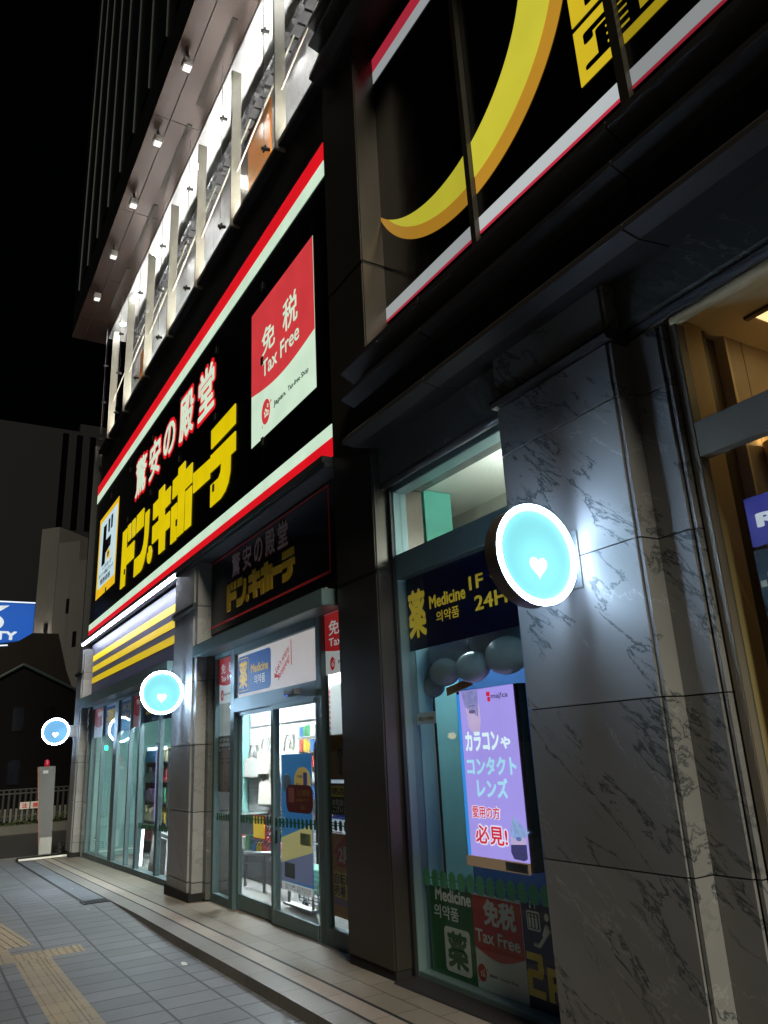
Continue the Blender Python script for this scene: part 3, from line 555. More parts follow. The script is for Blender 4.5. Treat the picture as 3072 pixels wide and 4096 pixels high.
# ---- upper right sign (moon)
U = thing('shop_sign','large black sign with yellow crescent moon above the dark cornice','shop sign',(-3.7,3.25,5.23))
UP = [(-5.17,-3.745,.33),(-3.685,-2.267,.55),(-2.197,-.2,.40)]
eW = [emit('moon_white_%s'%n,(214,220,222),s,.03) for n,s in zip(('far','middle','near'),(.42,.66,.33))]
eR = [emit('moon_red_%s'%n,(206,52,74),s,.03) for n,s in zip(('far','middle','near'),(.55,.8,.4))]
for i,(a,b,s) in enumerate(UP):
    obj('panel', MB().box(a,b,3.25,3.30,5.225,8.42), M_BLACKGLOSS, U); [obj(n_, MB().box(a,b,3.244,3.2495,za,zb), e_[i], U) for n_,za,zb,e_ in (('white_stripe',5.252,5.37,eW),('white_stripe',7.99,8.13,eW),('red_stripe',5.228,5.25,eR),('red_stripe',8.132,8.30,eR))]
mo = MB(); mi = MB(); co = (-3.85,6.95); ci = (-4.17,7.22)
def crescent(mb, c0, r0, c1, r1, y, depth, xa, xb, skip):
    # crescent clipped to a sign panel by sampling columns
    n = 48
    def zo(x): d = r0*r0-(x-c0[0])**2; return None if d < 0 else (c0[1]-math.sqrt(d), c0[1]+math.sqrt(d))
    def zi(x): d = r1*r1-(x-c1[0])**2; return None if d < 0 else (c1[1]-math.sqrt(d), c1[1]+math.sqrt(d))
    prev = None
    for k in range(n+1):
        x = xa+(xb-xa)*k/n; o = zo(x); i = zi(x)
        if o is None: prev = None; continue
        lo, hi = o[0], (min(i[0],o[1]) if i else o[1])
        if i and i[0] <= lo: prev = None; continue
        cur = (x, lo, min(hi, 8.1))
        if prev: mb.prism([(prev[0],prev[1]),(cur[0],cur[1]),(cur[0],cur[2]),(prev[0],prev[2])], y-depth, y)
        prev = cur
for i,(a,b,s) in enumerate(UP[:2]):
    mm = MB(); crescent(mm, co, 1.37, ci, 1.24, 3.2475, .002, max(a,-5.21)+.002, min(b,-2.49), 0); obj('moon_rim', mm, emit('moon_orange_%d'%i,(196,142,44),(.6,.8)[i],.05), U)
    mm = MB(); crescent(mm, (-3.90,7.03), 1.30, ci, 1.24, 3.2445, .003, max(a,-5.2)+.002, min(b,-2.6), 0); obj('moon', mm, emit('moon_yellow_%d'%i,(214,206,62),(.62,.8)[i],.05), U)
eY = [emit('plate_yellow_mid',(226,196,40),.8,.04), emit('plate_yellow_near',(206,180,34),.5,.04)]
[obj('yellow_plate', MB().box(xa,xb,3.244,3.2495,za,zb), eY[q_], U) for q_,(xa,xb) in enumerate(((-2.56,-2.269),(-2.196,-1.86))) for za,zb in ((5.58,6.03),(6.08,6.5))]
m = text_bm('宜',-2.50,-1.93,5.655,5.99,3.2435,.002,.03); text_bm('便',-2.50,-1.93,6.13,6.47,3.2435,.002,.03,m); obj('black_lettering', m, M_BLACKGLOSS, U)
[obj('mullion', MB().box(xa,xb,3.20,3.30,5.05,8.48), flat('mullion_brown',(58,54,46),.4,.4), U) for xa,xb in ((-3.743,-3.687),(-2.265,-2.199),(-5.20,-5.172))]

# ---- round projecting signs
M_DF = emit('disc_teal',(134,222,230),1.0,.03); M_DFB = emit('disc_blue',(108,172,220),.95,.03)
for mm_ in (M_DF, M_DFB):                  # lamps behind the middle of the face: brighter there
    tt = mm_.node_tree; pp = tt.nodes['Principled BSDF']; tc_ = tt.nodes.new('ShaderNodeTexCoord'); ad_ = tt.nodes.new('ShaderNodeVectorMath'); ad_.inputs[1].default_value = (0,.30,.05); ln_ = tt.nodes.new('ShaderNodeVectorMath'); ln_.operation = 'LENGTH'; mr_ = tt.nodes.new('ShaderNodeMapRange'); mr_.inputs['From Max'].default_value = .22; mr_.inputs['To Min'].default_value = 1.4; mr_.inputs['To Max'].default_value = .93; mr_.interpolation_type = 'SMOOTHSTEP'
    tt.links.new(tc_.outputs['Object'], ad_.inputs[0]); tt.links.new(ad_.outputs[0], ln_.inputs[0]); tt.links.new(ln_.outputs['Value'], mr_.inputs['Value']); tt.links.new(mr_.outputs['Result'], pp.inputs['Emission Strength'])
M_DUMMY = None; M_DRIM = emit('disc_rim_white',(192,222,255),84,.02); M_HEART = emit('disc_heart',(255,255,255),2.2,.01); M_DLINE = emit('disc_line',(168,234,240),1.15,.01); M_DSIDE = flat('disc_side_brown',(92,84,76),.35,.6)
def round_sign(x, y, z, ywall, face, label):
    t = thing('round_sign', label, 'sign', (x,ywall,z), 'round lit signs projecting from the pillars')
    r = .272
    obj('housing', MB().disc((y,z),r,x-.05,x+.05,64,r-.01), M_DSIDE, t, smooth=False)
    obj('face', MB().disc((y,z),r-.025,x+.036,x+.048).disc((y,z),r-.025,x-.048,x-.036), face, t)
    obj('rim_light', MB().disc((y,z),r+.002,x+.0505,x+.055,64,r-.026).disc((y,z),r-.004,x-.0535,x-.0505,64,r-.026), M_DRIM, t)
    pts = []
    for k in range(28):
        a = 2*pi*k/28; hx = 16*sin(a)**3; hz = 13*cos(a)-5*cos(2*a)-2*cos(3*a)-cos(4*a); pts.append((y+hx*.0037, z-.065+hz*.0039))
    obj('heart', MB().prismx(pts,x+.0482,x+.050), M_HEART, t)
    obj('bracket', MB().box(x-.02,x+.02,y+r-.004,ywall+.0,z-.12,z+.12).box(x-.06,x+.06,ywall-.012,ywall,z-.16,z+.16), flat('bracket_grey',(150,156,160),.4,.5), t)
    return t
round_sign(-2.93,2.70,2.48,3.0,M_DF,'largest and nearest round teal sign with a white heart, on the marble pilaster')
round_sign(-10.1,2.655,2.37,2.95,M_DF,'round teal heart sign on the pillar left of the sliding doors')
round_sign(-18.0,2.52,2.22,2.95,M_DFB,'smallest round sign, blue, with white heart, on the far corner pillar')
# ================================================================== UPPER TERRACE AND TOWER
T = thing('office_tower','tall dark tower with brown soffit and white lit glazed terrace below','building',(-11,3.0,8.73))
def tpart(n,mb,mat,**k): return obj(n,mb,mat,T,**k)
M_SOF = flat('brown_soffit',(48,35,29),.36,.45,.12,.8)
m = MB(); xx = [-17.7,-16.6,-14.9,-12.5,-10.0,-7.4,-4.5,2]
for a,b in zip(xx,xx[1:]): m.box(a+.004,b-.004,2.16,2.42,11.5,11.56); m.box(a+.004,b-.004,2.435,2.94,11.5,11.56)
tpart('soffit', m, M_SOF); tpart('soffit_core', MB().box(-17.7,2,2.17,2.95,11.53,11.9), M_JOINT)
m = MB()
for a,b in ((-7.79,-9.505),(-9.94,-11.66),(-12.1,-13.81),(-14.3,-15.98),(-5.6,-7.3),(-3.4,-5.1)): tpart('soffit_vent', MB().box(b,a,2.70,2.78,11.488,11.499), flat('vent_dark',(52,46,38),.7))
m = MB(); m.box(-17.7,2,2.16,2.5,11.57,60); tpart('wall', m, flat('tower_dark',(12,14,17),.5,.0,.15,1,.2))
m = MB(); x = -17.5
while x < 2: m.box(x,x+.5,2.135,2.159,12.4,60); x += 1.1
tpart('curtain_glass', m, flat('tower_glass_teal',(9,18,23),.4,.0,.3,.5,.15))
tpart('terrace_ceiling', MB().box(-17.3,-5.0,2.951,3.6,11.46,11.52), M_WHITE); tpart('terrace_back_wall', MB().box(-17.3,-5.0,3.52,3.6,8.5,11.46), tiles('terrace_wall',(.78,.78,.78),(.80,.80,.80),(.45,.45,.45),6.0,.5,0,.5,msize=.012)); tpart('terrace_floor', MB().box(-17.95,-5.78,3.0,3.6,8.66,8.74), M_DARK)
# dark roof tile eave with a scalloped edge along the back wall
ev = MB(); x = -17.2
while x < -5.1:
    ev.prismx([(3.36,11.04),(3.33,11.07),(3.46,11.46),(3.51,11.46),(3.51,11.06)],x,x+.19); ev.tube((x+.21,3.335,11.05),(x+.21,3.47,11.44),.045,8); x += .23
tpart('tile_eave', ev, flat('roof_tile_grey',(62,62,64),.6,0,.4,9))
[tpart('orange_panel', MB().box(xa,xb,3.49,3.515,8.74,zt), flat('orange_door',(214,130,40),.5)) for xa,xb,zt in ((-9.25,-8.35,10.98),(-16.2,-15.4,10.6))]; tpart('bronze_panel', MB().box(-9.62,-9.26,3.49,3.515,8.74,10.9), flat('bronze_metal',(92,78,64),.3,.7))
[tpart('wall_vent', MB().box(xa,xa+.7,3.5,3.517,9.0,9.25), flat('vent_pale',(170,172,176),.6)) for xa in (-11.9,-13.6)]
for i,x in enumerate((-6.95,-8.555,-10.197,-11.845,-13.499,-15.229,-16.81)):
    fin = tpart('post', MB().box(x-.012,x+.022,2.965,3.11,8.62,11.40), flat('post_cream',(150,146,132),.5))
    for z in (8.58,9.51,10.46):
        cl = MB().tube((x-.005,2.905,z),(x-.03,2.80,z),.022,10); cl.box(x-.06,x+.02,2.83,2.848,z-.03,z+.03); obj('clamp', cl, M_DARK, fin)
    obj('cable', MB().tube((x-.03,2.835,8.72),(x-.03,2.835,11.45),.005,6), flat('steel_grey',(120,120,120),.4,.6), fin)
    obj('tie_rod', MB().tube((x,3.05,9.55),(x+1.3,3.40,11.0),.012,8), M_CREAM, fin)
for i,(a,b) in enumerate(((-16.85,-15.27),(-15.25,-13.54),(-13.52,-11.89),(-11.86,-10.24),(-10.22,-8.6),(-8.57,-7.0),(-6.97,-5.8))): tpart('terrace_pane', MB().box(a,b,2.852,2.858,8.5,11.45), glass('terrace_glass',(.98,.985,.985),1.08))
sp0 = None
for i,x in enumerate((-8.68,-10.32,-12.0,-13.69,-15.35,-7.05,-5.45)):
    if i == 0:
        sp0 = thing('spotlight','square pale spotlight on a bracket under the brown soffit','spotlight',(x,2.32,11.5),'spotlights along the brown soffit')
        obj('bracket', MB().box(x-.10,x+.10,2.30,2.34,11.36,11.376).box(x-.105,x-.09,2.29,2.35,11.3,11.4).tube((x,2.32,11.37),(x,2.32,11.5),.02), M_DARK, sp0)
        obj('housing', MB().box(x-.08,x+.085,2.25,2.39,11.24,11.37), flat('lamp_grey',(150,146,140),.5), sp0, bevel=.015); obj('lens', MB().box(x-.06,x+.065,2.265,2.375,11.232,11.239), emit('spot_lens',(250,246,238),1.0), sp0)
    else: copy_tree(sp0,(x,2.32,11.5))
dl0 = None
for i,x in enumerate((-7.934,-9.35,-10.75,-12.15,-13.536,-15.182,-6.5,-16.5)):
    if i == 0:
        dl0 = thing('downlight','round recessed downlight in the white terrace ceiling','downlight',(x,3.11,11.46),'downlights in the white terrace ceiling')
        obj('lens', MB().tube((x,3.11,11.452),(x,3.11,11.458),.06,20), emit('downlight_lens',(255,255,250),300,.01), dl0); obj('trim', MB().tube((x,3.11,11.455),(x,3.11,11.4595),.075,20), M_WHITE, dl0)
    else: copy_tree(dl0,(x,3.11,11.46))
tl = thing('light_strip','added white light trough hidden along the foot of the terrace wall','light strip',(-11,3.3,8.75)); obj('diffuser', MB().box(-17,-5.9,3.34,3.46,8.745,8.76), emit('trough',(255,253,248),110,.02), tl)  # unseen trough added to brighten the terrace wall and ceiling
# ================================================================== POSTERS AND GOODS
M_INK = flat('black_ink',(22,22,26),.5); M_PW = flat('print_white',(232,232,230),.5,0,.04); M_PR = flat('print_red',(196,36,40),.5,0,.05); M_PB = flat('print_blue',(44,92,160),.5,0,.05); M_PNAVY = flat('print_navy',(24,30,92),.45,0,.05); M_PY = flat('print_yellow',(236,200,60),.5,0,.05); M_PGREEN = flat('print_green',(16,92,40),.5,0,.06)
BL = .35                                          # emission painted in place of light on posters, goods, baskets and trim
def bl(name, c, s=BL): return emit('painted_glow_'+name, c, s, .05, 3, .5, .8)
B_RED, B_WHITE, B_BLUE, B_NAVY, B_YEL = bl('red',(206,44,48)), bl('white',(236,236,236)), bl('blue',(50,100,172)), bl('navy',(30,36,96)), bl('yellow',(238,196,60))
def poster(label, x0,x1,z0,z1,y, mat, name='poster', cat='poster', th=.003, group=None):
    t = thing(name,label,cat,((x0+x1)/2,y,z0),group); obj('sheet', MB().box(x0,x1,y,y+th,z0,z1), mat, t); return t
def taxposter(label,x0,x1,z0,z1,split,y,xt0,xt1, red=B_RED, white=B_WHITE):
    t = poster(label,x0,x1,z0,z1,y,white); obj('red_field', curve_field(x0+.002,x1-.002,split,z1-.002,(z1-z0)*.06,y-.0005,None,.001), red, t)
    w = xt1-xt0; h = z1-split
    m = text_bm('免',xt0,xt0+w*.36,z1-h*.62,z1-h*.22,y-.0015,.001,.01); text_bm('税',xt1-w*.36,xt1,z1-h*.62,z1-h*.22,y-.0015,.001,.01,m); text_bm('Tax Free',xt0,xt1,z1-h*.92,z1-h*.70,y-.0015,.001,.01,m)
    obj('lettering', m, white, t); sakura(xt0+w*.1,z0+(split-z0)*.42,(split-z0)*.27,y-.0005,t,red,white,.8,.001)
    obj('small_lettering', text_bm('Japan. Tax-free Shop',xt0+w*.28,x1-.02,z0+(split-z0)*.36,z0+(split-z0)*.52,y-.0005,.001,.004), M_INK, t); return t
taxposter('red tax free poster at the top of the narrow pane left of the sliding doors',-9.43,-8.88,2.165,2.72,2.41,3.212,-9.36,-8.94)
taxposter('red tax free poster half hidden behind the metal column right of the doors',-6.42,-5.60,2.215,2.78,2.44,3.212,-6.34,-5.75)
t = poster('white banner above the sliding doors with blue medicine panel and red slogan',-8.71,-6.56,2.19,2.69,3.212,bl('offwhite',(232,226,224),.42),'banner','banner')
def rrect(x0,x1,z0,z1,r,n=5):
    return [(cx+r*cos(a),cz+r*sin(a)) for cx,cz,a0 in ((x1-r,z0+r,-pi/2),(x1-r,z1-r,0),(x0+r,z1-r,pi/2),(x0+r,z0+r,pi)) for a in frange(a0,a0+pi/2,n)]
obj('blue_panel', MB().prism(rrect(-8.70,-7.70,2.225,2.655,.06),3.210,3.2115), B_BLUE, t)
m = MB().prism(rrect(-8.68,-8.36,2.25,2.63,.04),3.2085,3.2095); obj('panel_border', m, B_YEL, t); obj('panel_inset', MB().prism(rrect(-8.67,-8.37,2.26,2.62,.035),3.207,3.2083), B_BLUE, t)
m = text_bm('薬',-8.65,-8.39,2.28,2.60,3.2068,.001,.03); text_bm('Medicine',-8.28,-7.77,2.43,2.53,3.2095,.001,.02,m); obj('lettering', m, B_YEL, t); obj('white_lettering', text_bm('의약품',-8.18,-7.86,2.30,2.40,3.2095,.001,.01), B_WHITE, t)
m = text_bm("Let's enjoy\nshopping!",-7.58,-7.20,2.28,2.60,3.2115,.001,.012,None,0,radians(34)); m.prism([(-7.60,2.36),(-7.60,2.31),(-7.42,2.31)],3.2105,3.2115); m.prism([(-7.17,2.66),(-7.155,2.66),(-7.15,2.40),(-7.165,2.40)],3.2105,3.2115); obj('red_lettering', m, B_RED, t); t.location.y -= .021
t = thing('poster','dark poster with a large face close up on the narrow pane left of the doors','poster',(-9.2,3.212,1.14))
obj('sheet', MB().box(-9.43,-8.90,3.212,3.215,1.14,1.78), flat('photo_dark',(46,36,36),.5,0,.3,4), t)
fc = [(-9.33,1.14),(-9.10,1.14),(-9.02,1.22),(-8.97,1.36),(-8.96,1.50),(-9.0,1.60),(-9.1,1.64),(-9.25,1.64),(-9.34,1.58),(-9.37,1.45),(-9.365,1.3)]
obj('face_print', MB().prism(fc,3.2105,3.2118), flat('photo_skin',(128,96,86),.5,0,.25,9), t); 
m = MB()
for ex in (-9.28,-9.07): m.prism([(ex+.05*cos(a),1.47+.016*sin(a)) for a in frange(0,2*pi-.5,11)],3.209,3.2102); m.box(ex-.06,ex+.06,3.209,3.2102,1.51,1.522)
m.prism([(-9.19,1.31),(-9.15,1.31),(-9.155,1.325),(-9.185,1.325)],3.209,3.2102); m.prism([(-9.25,1.245),(-9.17,1.235),(-9.09,1.245),(-9.17,1.225)],3.209,3.2102); obj('features_print', m, flat('photo_ink',(40,26,26),.5), t)
m = MB()
for i,s_ in enumerate(('ボクらの','自転車保険','いいね')): text_bm(s_,-9.41,-8.92,1.71-.055*i,1.755-.055*i,3.2115,.001,.02,m)
obj('lettering', m, M_PW, t)
for i,(z0,z1,lab,mt) in enumerate(((1.30,1.68,'brown goods poster highest of three on the narrow pane right of the doors',flat('photo_brown',(140,104,62),.5,0,.45,14)),(1.01,1.27,'yellow and black notice between two posters right of the doors',flat('photo_black',(40,38,30),.5,0,.4,12)),(.21,.86,'orange poster with red arrow and number two by the metal column',flat('photo_orange',(196,128,58),.5,0,.12,6)))):
    t = poster(lab,-6.40,-5.70,z0,z1,3.212,mt)
    if i == 0:
        m = MB().ball((-6.19,3.209,1.52),.05,.002,.035); m.box(-6.21,-6.17,3.208,3.211,1.34,1.52); obj('product_print', m, M_INK, t)
    if i == 1:
        m = MB().box(-6.38,-5.75,3.2095,3.2115,1.16,1.25); obj('yellow_field', m, M_PY, t); m = text_bm('閉店中',-6.36,-6.0,1.175,1.235,3.209,.001,.02); obj('lettering', m, M_INK, t); obj('white_lettering', text_bm('お取扱い\nございます',-6.36,-6.02,1.03,1.14,3.2115,.001,.006), M_PW, t)
    if i == 2:
        obj('arrow', MB().prism([(-6.38,.70),(-6.15,.85),(-5.92,.70),(-5.99,.70),(-5.99,.60),(-6.31,.60),(-6.31,.70)],3.2105,3.2118), M_PR, t); obj('lettering', text_bm('2階',-6.27,-6.02,.63,.77,3.2098,.001,.02), M_PW, t)
        m = MB()
        for k in range(2):
            for j in range(2): m.box(-6.36+.15*k,-6.23+.15*k,3.2105,3.2118,.46-.10*j,.56-.10*j)
        obj('yellow_blocks', m, M_PY, t); obj('block_lettering', text_bm('自転車\n売場',-6.36,-6.06,.37,.55,3.2095,.001,.02), M_INK, t); obj('purple_field', MB().box(-6.38,-6.0,3.2105,3.2118,.30,.355), flat('print_mauve',(150,110,140),.5), t)
# round-cornered dark red entrance sticker
t = thing('sticker','dark red rounded entrance sticker on the right sliding door','sticker',(-6.96,3.168,1.0))
rr = rrect(-7.27,-6.67,1.0,1.25,.09); obj('sheet', MB().prism([(x+(.03 if abs(z-1.125)>.05 else 0)*0,z) for x,z in rr],3.166,3.1705), flat('film_dark_red',(92,8,16),.45,0,.05), t)
m = text_bm('入口専用',-7.03,-6.74,1.15,1.21,3.1655,.001,.02); text_bm('自動ドア',-7.03,-6.74,1.10,1.13,3.1655,.001,.01,m); text_bm('出口',-6.93,-6.83,1.03,1.07,3.1655,.001,.01,m); obj('lettering', m, flat('dull_gold',(140,104,24),.5), t); obj('pictogram', MB().box(-7.21,-7.08,3.1645,3.1655,1.09,1.22), flat('film_pale_red',(150,84,80),.5), t)
# medicine panel, right window
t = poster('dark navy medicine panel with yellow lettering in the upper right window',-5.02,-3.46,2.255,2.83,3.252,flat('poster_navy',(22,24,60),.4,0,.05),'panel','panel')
m = text_bm('薬',-5.10+.09,-4.765,2.345,2.725,3.2515,.001,.035); text_bm('Medicine',-4.71,-4.25,2.535,2.635,3.2515,.001,.03,m); text_bm('의약품',-4.63,-4.34,2.42,2.505,3.2515,.001,.012,m); text_bm('1F・2F',-4.20,-3.62,2.58,2.68,3.2515,.001,.02,m); text_bm('24H',-4.155,-3.80,2.425,2.53,3.2515,.001,.02,m); obj('lettering', m, bl('poster_yellow',(222,190,60),.25), t)  # faint glow in the lettering stands in for light on its front
def teeth(x0,x1,z0,z1,n=9):
    pts = [(x0,z1),(x0,z0)]+[(x1,z0),(x1,z1)]
    for k in range(n-1,0,-1): pts.append((x0+(x1-x0)*k/n, z1-(.012 if k%2 else 0)))
    return pts
def lowposter(lab,x0,x1,mat,zb=.055):
    t = thing('poster',lab,'poster',((x0+x1)/2,3.255,zb)); obj('sheet', MB().prism(teeth(x0,x1,zb,.612+(x0+4.9)*.02),3.254,3.257), mat, t); return t
t = lowposter('green medicine poster at the foot of the right window',-4.97,-4.46,M_PGREEN)
obj('white_lettering', text_bm('의약품',-4.91,-4.62,.405,.49,3.2535,.001,.012,text_bm('Medicine',-4.885,-4.47,.515,.60,3.2535,.001,.03)), M_PW, t); obj('white_box', MB().prism(rrect(-4.80,-4.51,.095,.365,.03),3.2525,3.2535), M_PW, t); obj('green_lettering', text_bm('薬',-4.77,-4.54,.12,.345,3.252,.001,.035), M_PGREEN, t)
t = lowposter('red and white tax free poster low in the right window beside the green one',-4.455,-3.965,M_PW)
obj('red_field', curve_field(-4.453,-3.967,.30,.60,.055,3.2535,None,.001), M_PR, t); m = text_bm('免税',-4.34,-4.02,.435,.59,3.252,.001,.04); text_bm('Tax Free',-4.44,-4.0,.33,.405,3.252,.001,.02,m); obj('white_lettering', m, M_PW, t); sakura(-4.40,.155,.05,3.2535,t,M_PR,M_PW,.9,.0008); obj('small_lettering', text_bm('Tax-free Shop',-4.22,-4.05,.142,.162,3.2535,.001,.0,text_bm('Japan.',-4.33,-4.24,.142,.165,3.2535,.001,.02)), M_INK, t)
t = lowposter('navy floor guide poster with yellow 2F and lift symbol by the marble pilaster',-3.96,-3.455,M_PNAVY)
m = MB().prism(rrect(-3.915,-3.80,.475,.58,.012),3.2525,3.2535); obj('lift_symbol', m, M_PW, t); m = MB().box(-3.905,-3.81,3.251,3.2522,.485,.57); obj('lift_interior', m, M_PNAVY, t)
m = MB()
for k in range(3): m.box(-3.898+.03*k,-3.88+.03*k,3.2495,3.2508,.49,.545); m.prism([(-3.889+.03*k+.008*cos(a),3.0*0+.556+.008*sin(a)) for a in frange(0,2*pi-.7,8)],3.2495,3.2508)
for cx,d in ((-3.875,-1),(-3.835,1)): m.box(cx-.004,cx+.004,3.2525,3.2535,.595,.632); m.prism([(cx,.6135+d*.024),(cx+.013,.6135+d*.008),(cx-.013,.6135+d*.008)],3.2515,3.2524)
m.prism([(-3.74+.018*cos(a),.56+.022*sin(a)) for a in frange(0,2*pi-.5,11)],3.2525,3.2535); m.tube((-3.735,3.253,.52),(-3.77,3.253,.46),.014,8); m.path([(-3.86,3.253,.405),(-3.82,3.253,.40),(-3.72,3.253,.50)],.012,8); obj('white_symbols', m, M_PW, t)
m = MB().prism([(-3.95,.355),(-3.82,.355),(-3.81,.34),(-3.81,.245),(-3.83,.225),(-3.915,.225),(-3.915,.165),(-3.81,.165),(-3.81,.125),(-3.955,.125),(-3.955,.25),(-3.94,.265),(-3.855,.265),(-3.855,.315),(-3.95,.315)],3.2525,3.2535); m.prism([(-3.78,.30),(-3.65,.30),(-3.65,.26),(-3.735,.26),(-3.735,.225),(-3.66,.225),(-3.66,.185),(-3.735,.185),(-3.735,.125),(-3.78,.125)],3.2525,3.2535); obj('yellow_lettering', m, M_PY, t)
# advertising screen
t = thing('display_screen','tall glowing lilac advertising screen behind the right window','screen',(-4.4,3.47,.78))
obj('housing', MB().box(-4.735,-4.03,3.46,3.53,.74,1.922), M_BLACKGLOSS, t)
M_SCR = emit('screen_lilac',(178,158,246),.95,.06,2.2); obj('picture', MB().box(-4.69,-4.075,3.452,3.4595,.795,1.92), M_SCR, t); obj('edge_glow', MB().box(-4.728,-4.691,3.452,3.4595,.795,1.90), emit('screen_blue',(58,150,236),.9), t)
obj('lower_trim', MB().box(-4.735,-4.075,3.44,3.4595,.728,.794), bl('cardboard',(176,140,108),.3), t); obj('trim_label', MB().box(-4.30,-4.08,3.437,3.4395,.735,.788), flat('label_mixed',(120,110,100),.5,0,.5,60), t)  # glow in the cardboard trim stands in for light falling on it
m = text_bm('カラコン',-4.655,-4.27,1.49,1.63,3.4505,.001,.045); text_bm('や',-4.255,-4.15,1.50,1.58,3.4505,.001,.045,m); obj('title_lettering', m, emit('screen_white',(226,246,255),1.05), t)
m = text_bm('コンタクト',-4.66,-4.11,1.33,1.45,3.4505,.001,.04); text_bm('レンズ',-4.56,-4.22,1.18,1.31,3.4505,.001,.04,m); obj('subtitle_lettering', m, emit('screen_cyan',(176,226,252),1.0), t)
m2 = text_bm('愛用の方',-4.645,-4.32,1.04,1.13,3.4505,.001,.09); text_bm('必見!',-4.63,-4.26,.87,1.01,3.4505,.001,.10,m2); obj('lettering_glow', m2, emit('screen_glow',(238,226,252),1.0), t)
m = text_bm('愛用の方',-4.635,-4.33,1.045,1.125,3.449,.001,.015); text_bm('必見!',-4.62,-4.27,.88,1.0,3.449,.001,.02,m); obj('red_lettering', m, emit('screen_red',(226,36,60),.95), t)
m = text_bm('maj!ca',-4.315,-4.13,1.83,1.875,3.4505,.001,.01); obj('logo_lettering', m, emit('screen_dark',(66,52,84),.8), t); m = MB().prism(rrect(-4.365,-4.325,1.86,1.89,.006),3.449,3.4505); m.prism(rrect(-4.355,-4.325,1.823,1.855,.006),3.449,3.4505); obj('logo_mark', m, emit('screen_red',(226,36,60),.95), t)
# faint portrait prints on the screen: hair, an eye and a mask
M_HAIR = emit('screen_hair',(150,146,206),.85,.2,30); M_SKIN = emit('screen_skin',(206,180,222),.95,.08,8); M_EYE = emit('screen_eye',(112,104,150),.8)
m = MB().prism([(-4.64,1.90),(-4.50,1.90),(-4.46,1.80),(-4.455,1.70),(-4.48,1.62),(-4.54,1.60),(-4.60,1.66)],3.4505,3.4515); obj('face_print', m, M_SKIN, t)
m = MB()
for k in range(7): m.prism([(-4.66+.028*k,1.915),(-4.63+.028*k,1.915),(-4.61+.022*k,1.80-.012*k),(-4.625+.022*k,1.80-.012*k)],3.449,3.4502)
obj('hair_print', m, M_HAIR, t); m = MB().prism([(-4.545+.04*cos(a),1.765+.013*sin(a)) for a in frange(0,2*pi-.5,12)],3.4485,3.449); m.prism([(-4.61,1.80),(-4.53,1.812),(-4.49,1.80),(-4.53,1.804)],3.4485,3.449); obj('eye_print', m, M_EYE, t)
m = MB().prism([(-4.235,.97),(-4.085,.97),(-4.085,.90),(-4.24,.89)],3.4505,3.4515); obj('face_print', m, M_SKIN, t); m = MB().prism([(-4.24,.895),(-4.085,.905),(-4.085,.82),(-4.12,.805),(-4.22,.81),(-4.245,.85)],3.449,3.4502); obj('mask_print', m, emit('screen_mask',(74,70,128),.7,.1,20), t)
m = MB()
for k in range(8): m.prism([(-4.20+.02*k,1.07-.012*k),(-4.18+.02*k,1.07-.012*k),(-4.21+.017*k,.93+.002*k),(-4.235+.018*k,.95)],3.4485,3.449)
obj('hair_print', m, emit('screen_hair_blue',(150,172,222),.9,.2,30), t); obj('eye_print', MB().prism([(-4.155+.028*cos(a),.935+.013*sin(a)) for a in frange(0,2*pi-.5,12)],3.4478,3.4484), emit('screen_eye_blue',(96,126,190),.85), t)
t = poster('orange strip banner pinned tilted under the grey balloons',-4.83,-4.50,1.925,1.985,3.44,flat('strip_orange',(206,150,96),.6),'banner','banner'); obj('lettering', text_bm('ドンド',-4.68,-4.52,1.935,1.978,3.4395,.001,.03), M_PR, t); t.rotation_euler.y = radians(-9)
t = poster('small white notice taped behind the right window glass',-5.0,-4.74,1.70,1.785,3.262,flat('notice_white',(206,214,226),.5),'notice','notice'); obj('lettering', text_bm('防犯カメラ作動中',-4.97,-4.77,1.725,1.755,3.2615,.001,.006), flat('dull_gold',(140,104,24),.5), t)
M_BAL = flat('balloon_grey',(168,172,170),.22,0,.05,3)
for (x,y,z,rx,rz),lab in zip(((-4.85,3.56,2.24,.29,.19),(-4.28,3.56,2.27,.31,.20),(-4.78,3.40,2.075,.165,.105),(-5.02,3.44,1.985,.14,.085),(-4.40,3.38,2.07,.165,.11),(-4.04,3.40,2.11,.19,.13)),
    ('big grey balloon hanging highest at the left of the cluster','big grey balloon hanging highest at the right of the cluster','grey balloon in the middle of the cluster above the orange strip','small grey balloon lowest and farthest left in the cluster','grey balloon over the top corner of the lilac screen','grey balloon farthest right in the cluster beside the pilaster')):
    t = thing('balloon',lab,'balloon',(x,y,z),'grey balloons in the right window'); mb = MB().ball((x,y,z),rx,rz*.9,rz,28,18)
    obj('skin', mb, M_BAL, t, smooth=True); obj('knot', MB().tube((x+rx*.96,y,z-rz*.2),(x+rx*1.06,y,z-rz*.25),.008,8,.015), M_BAL, t)
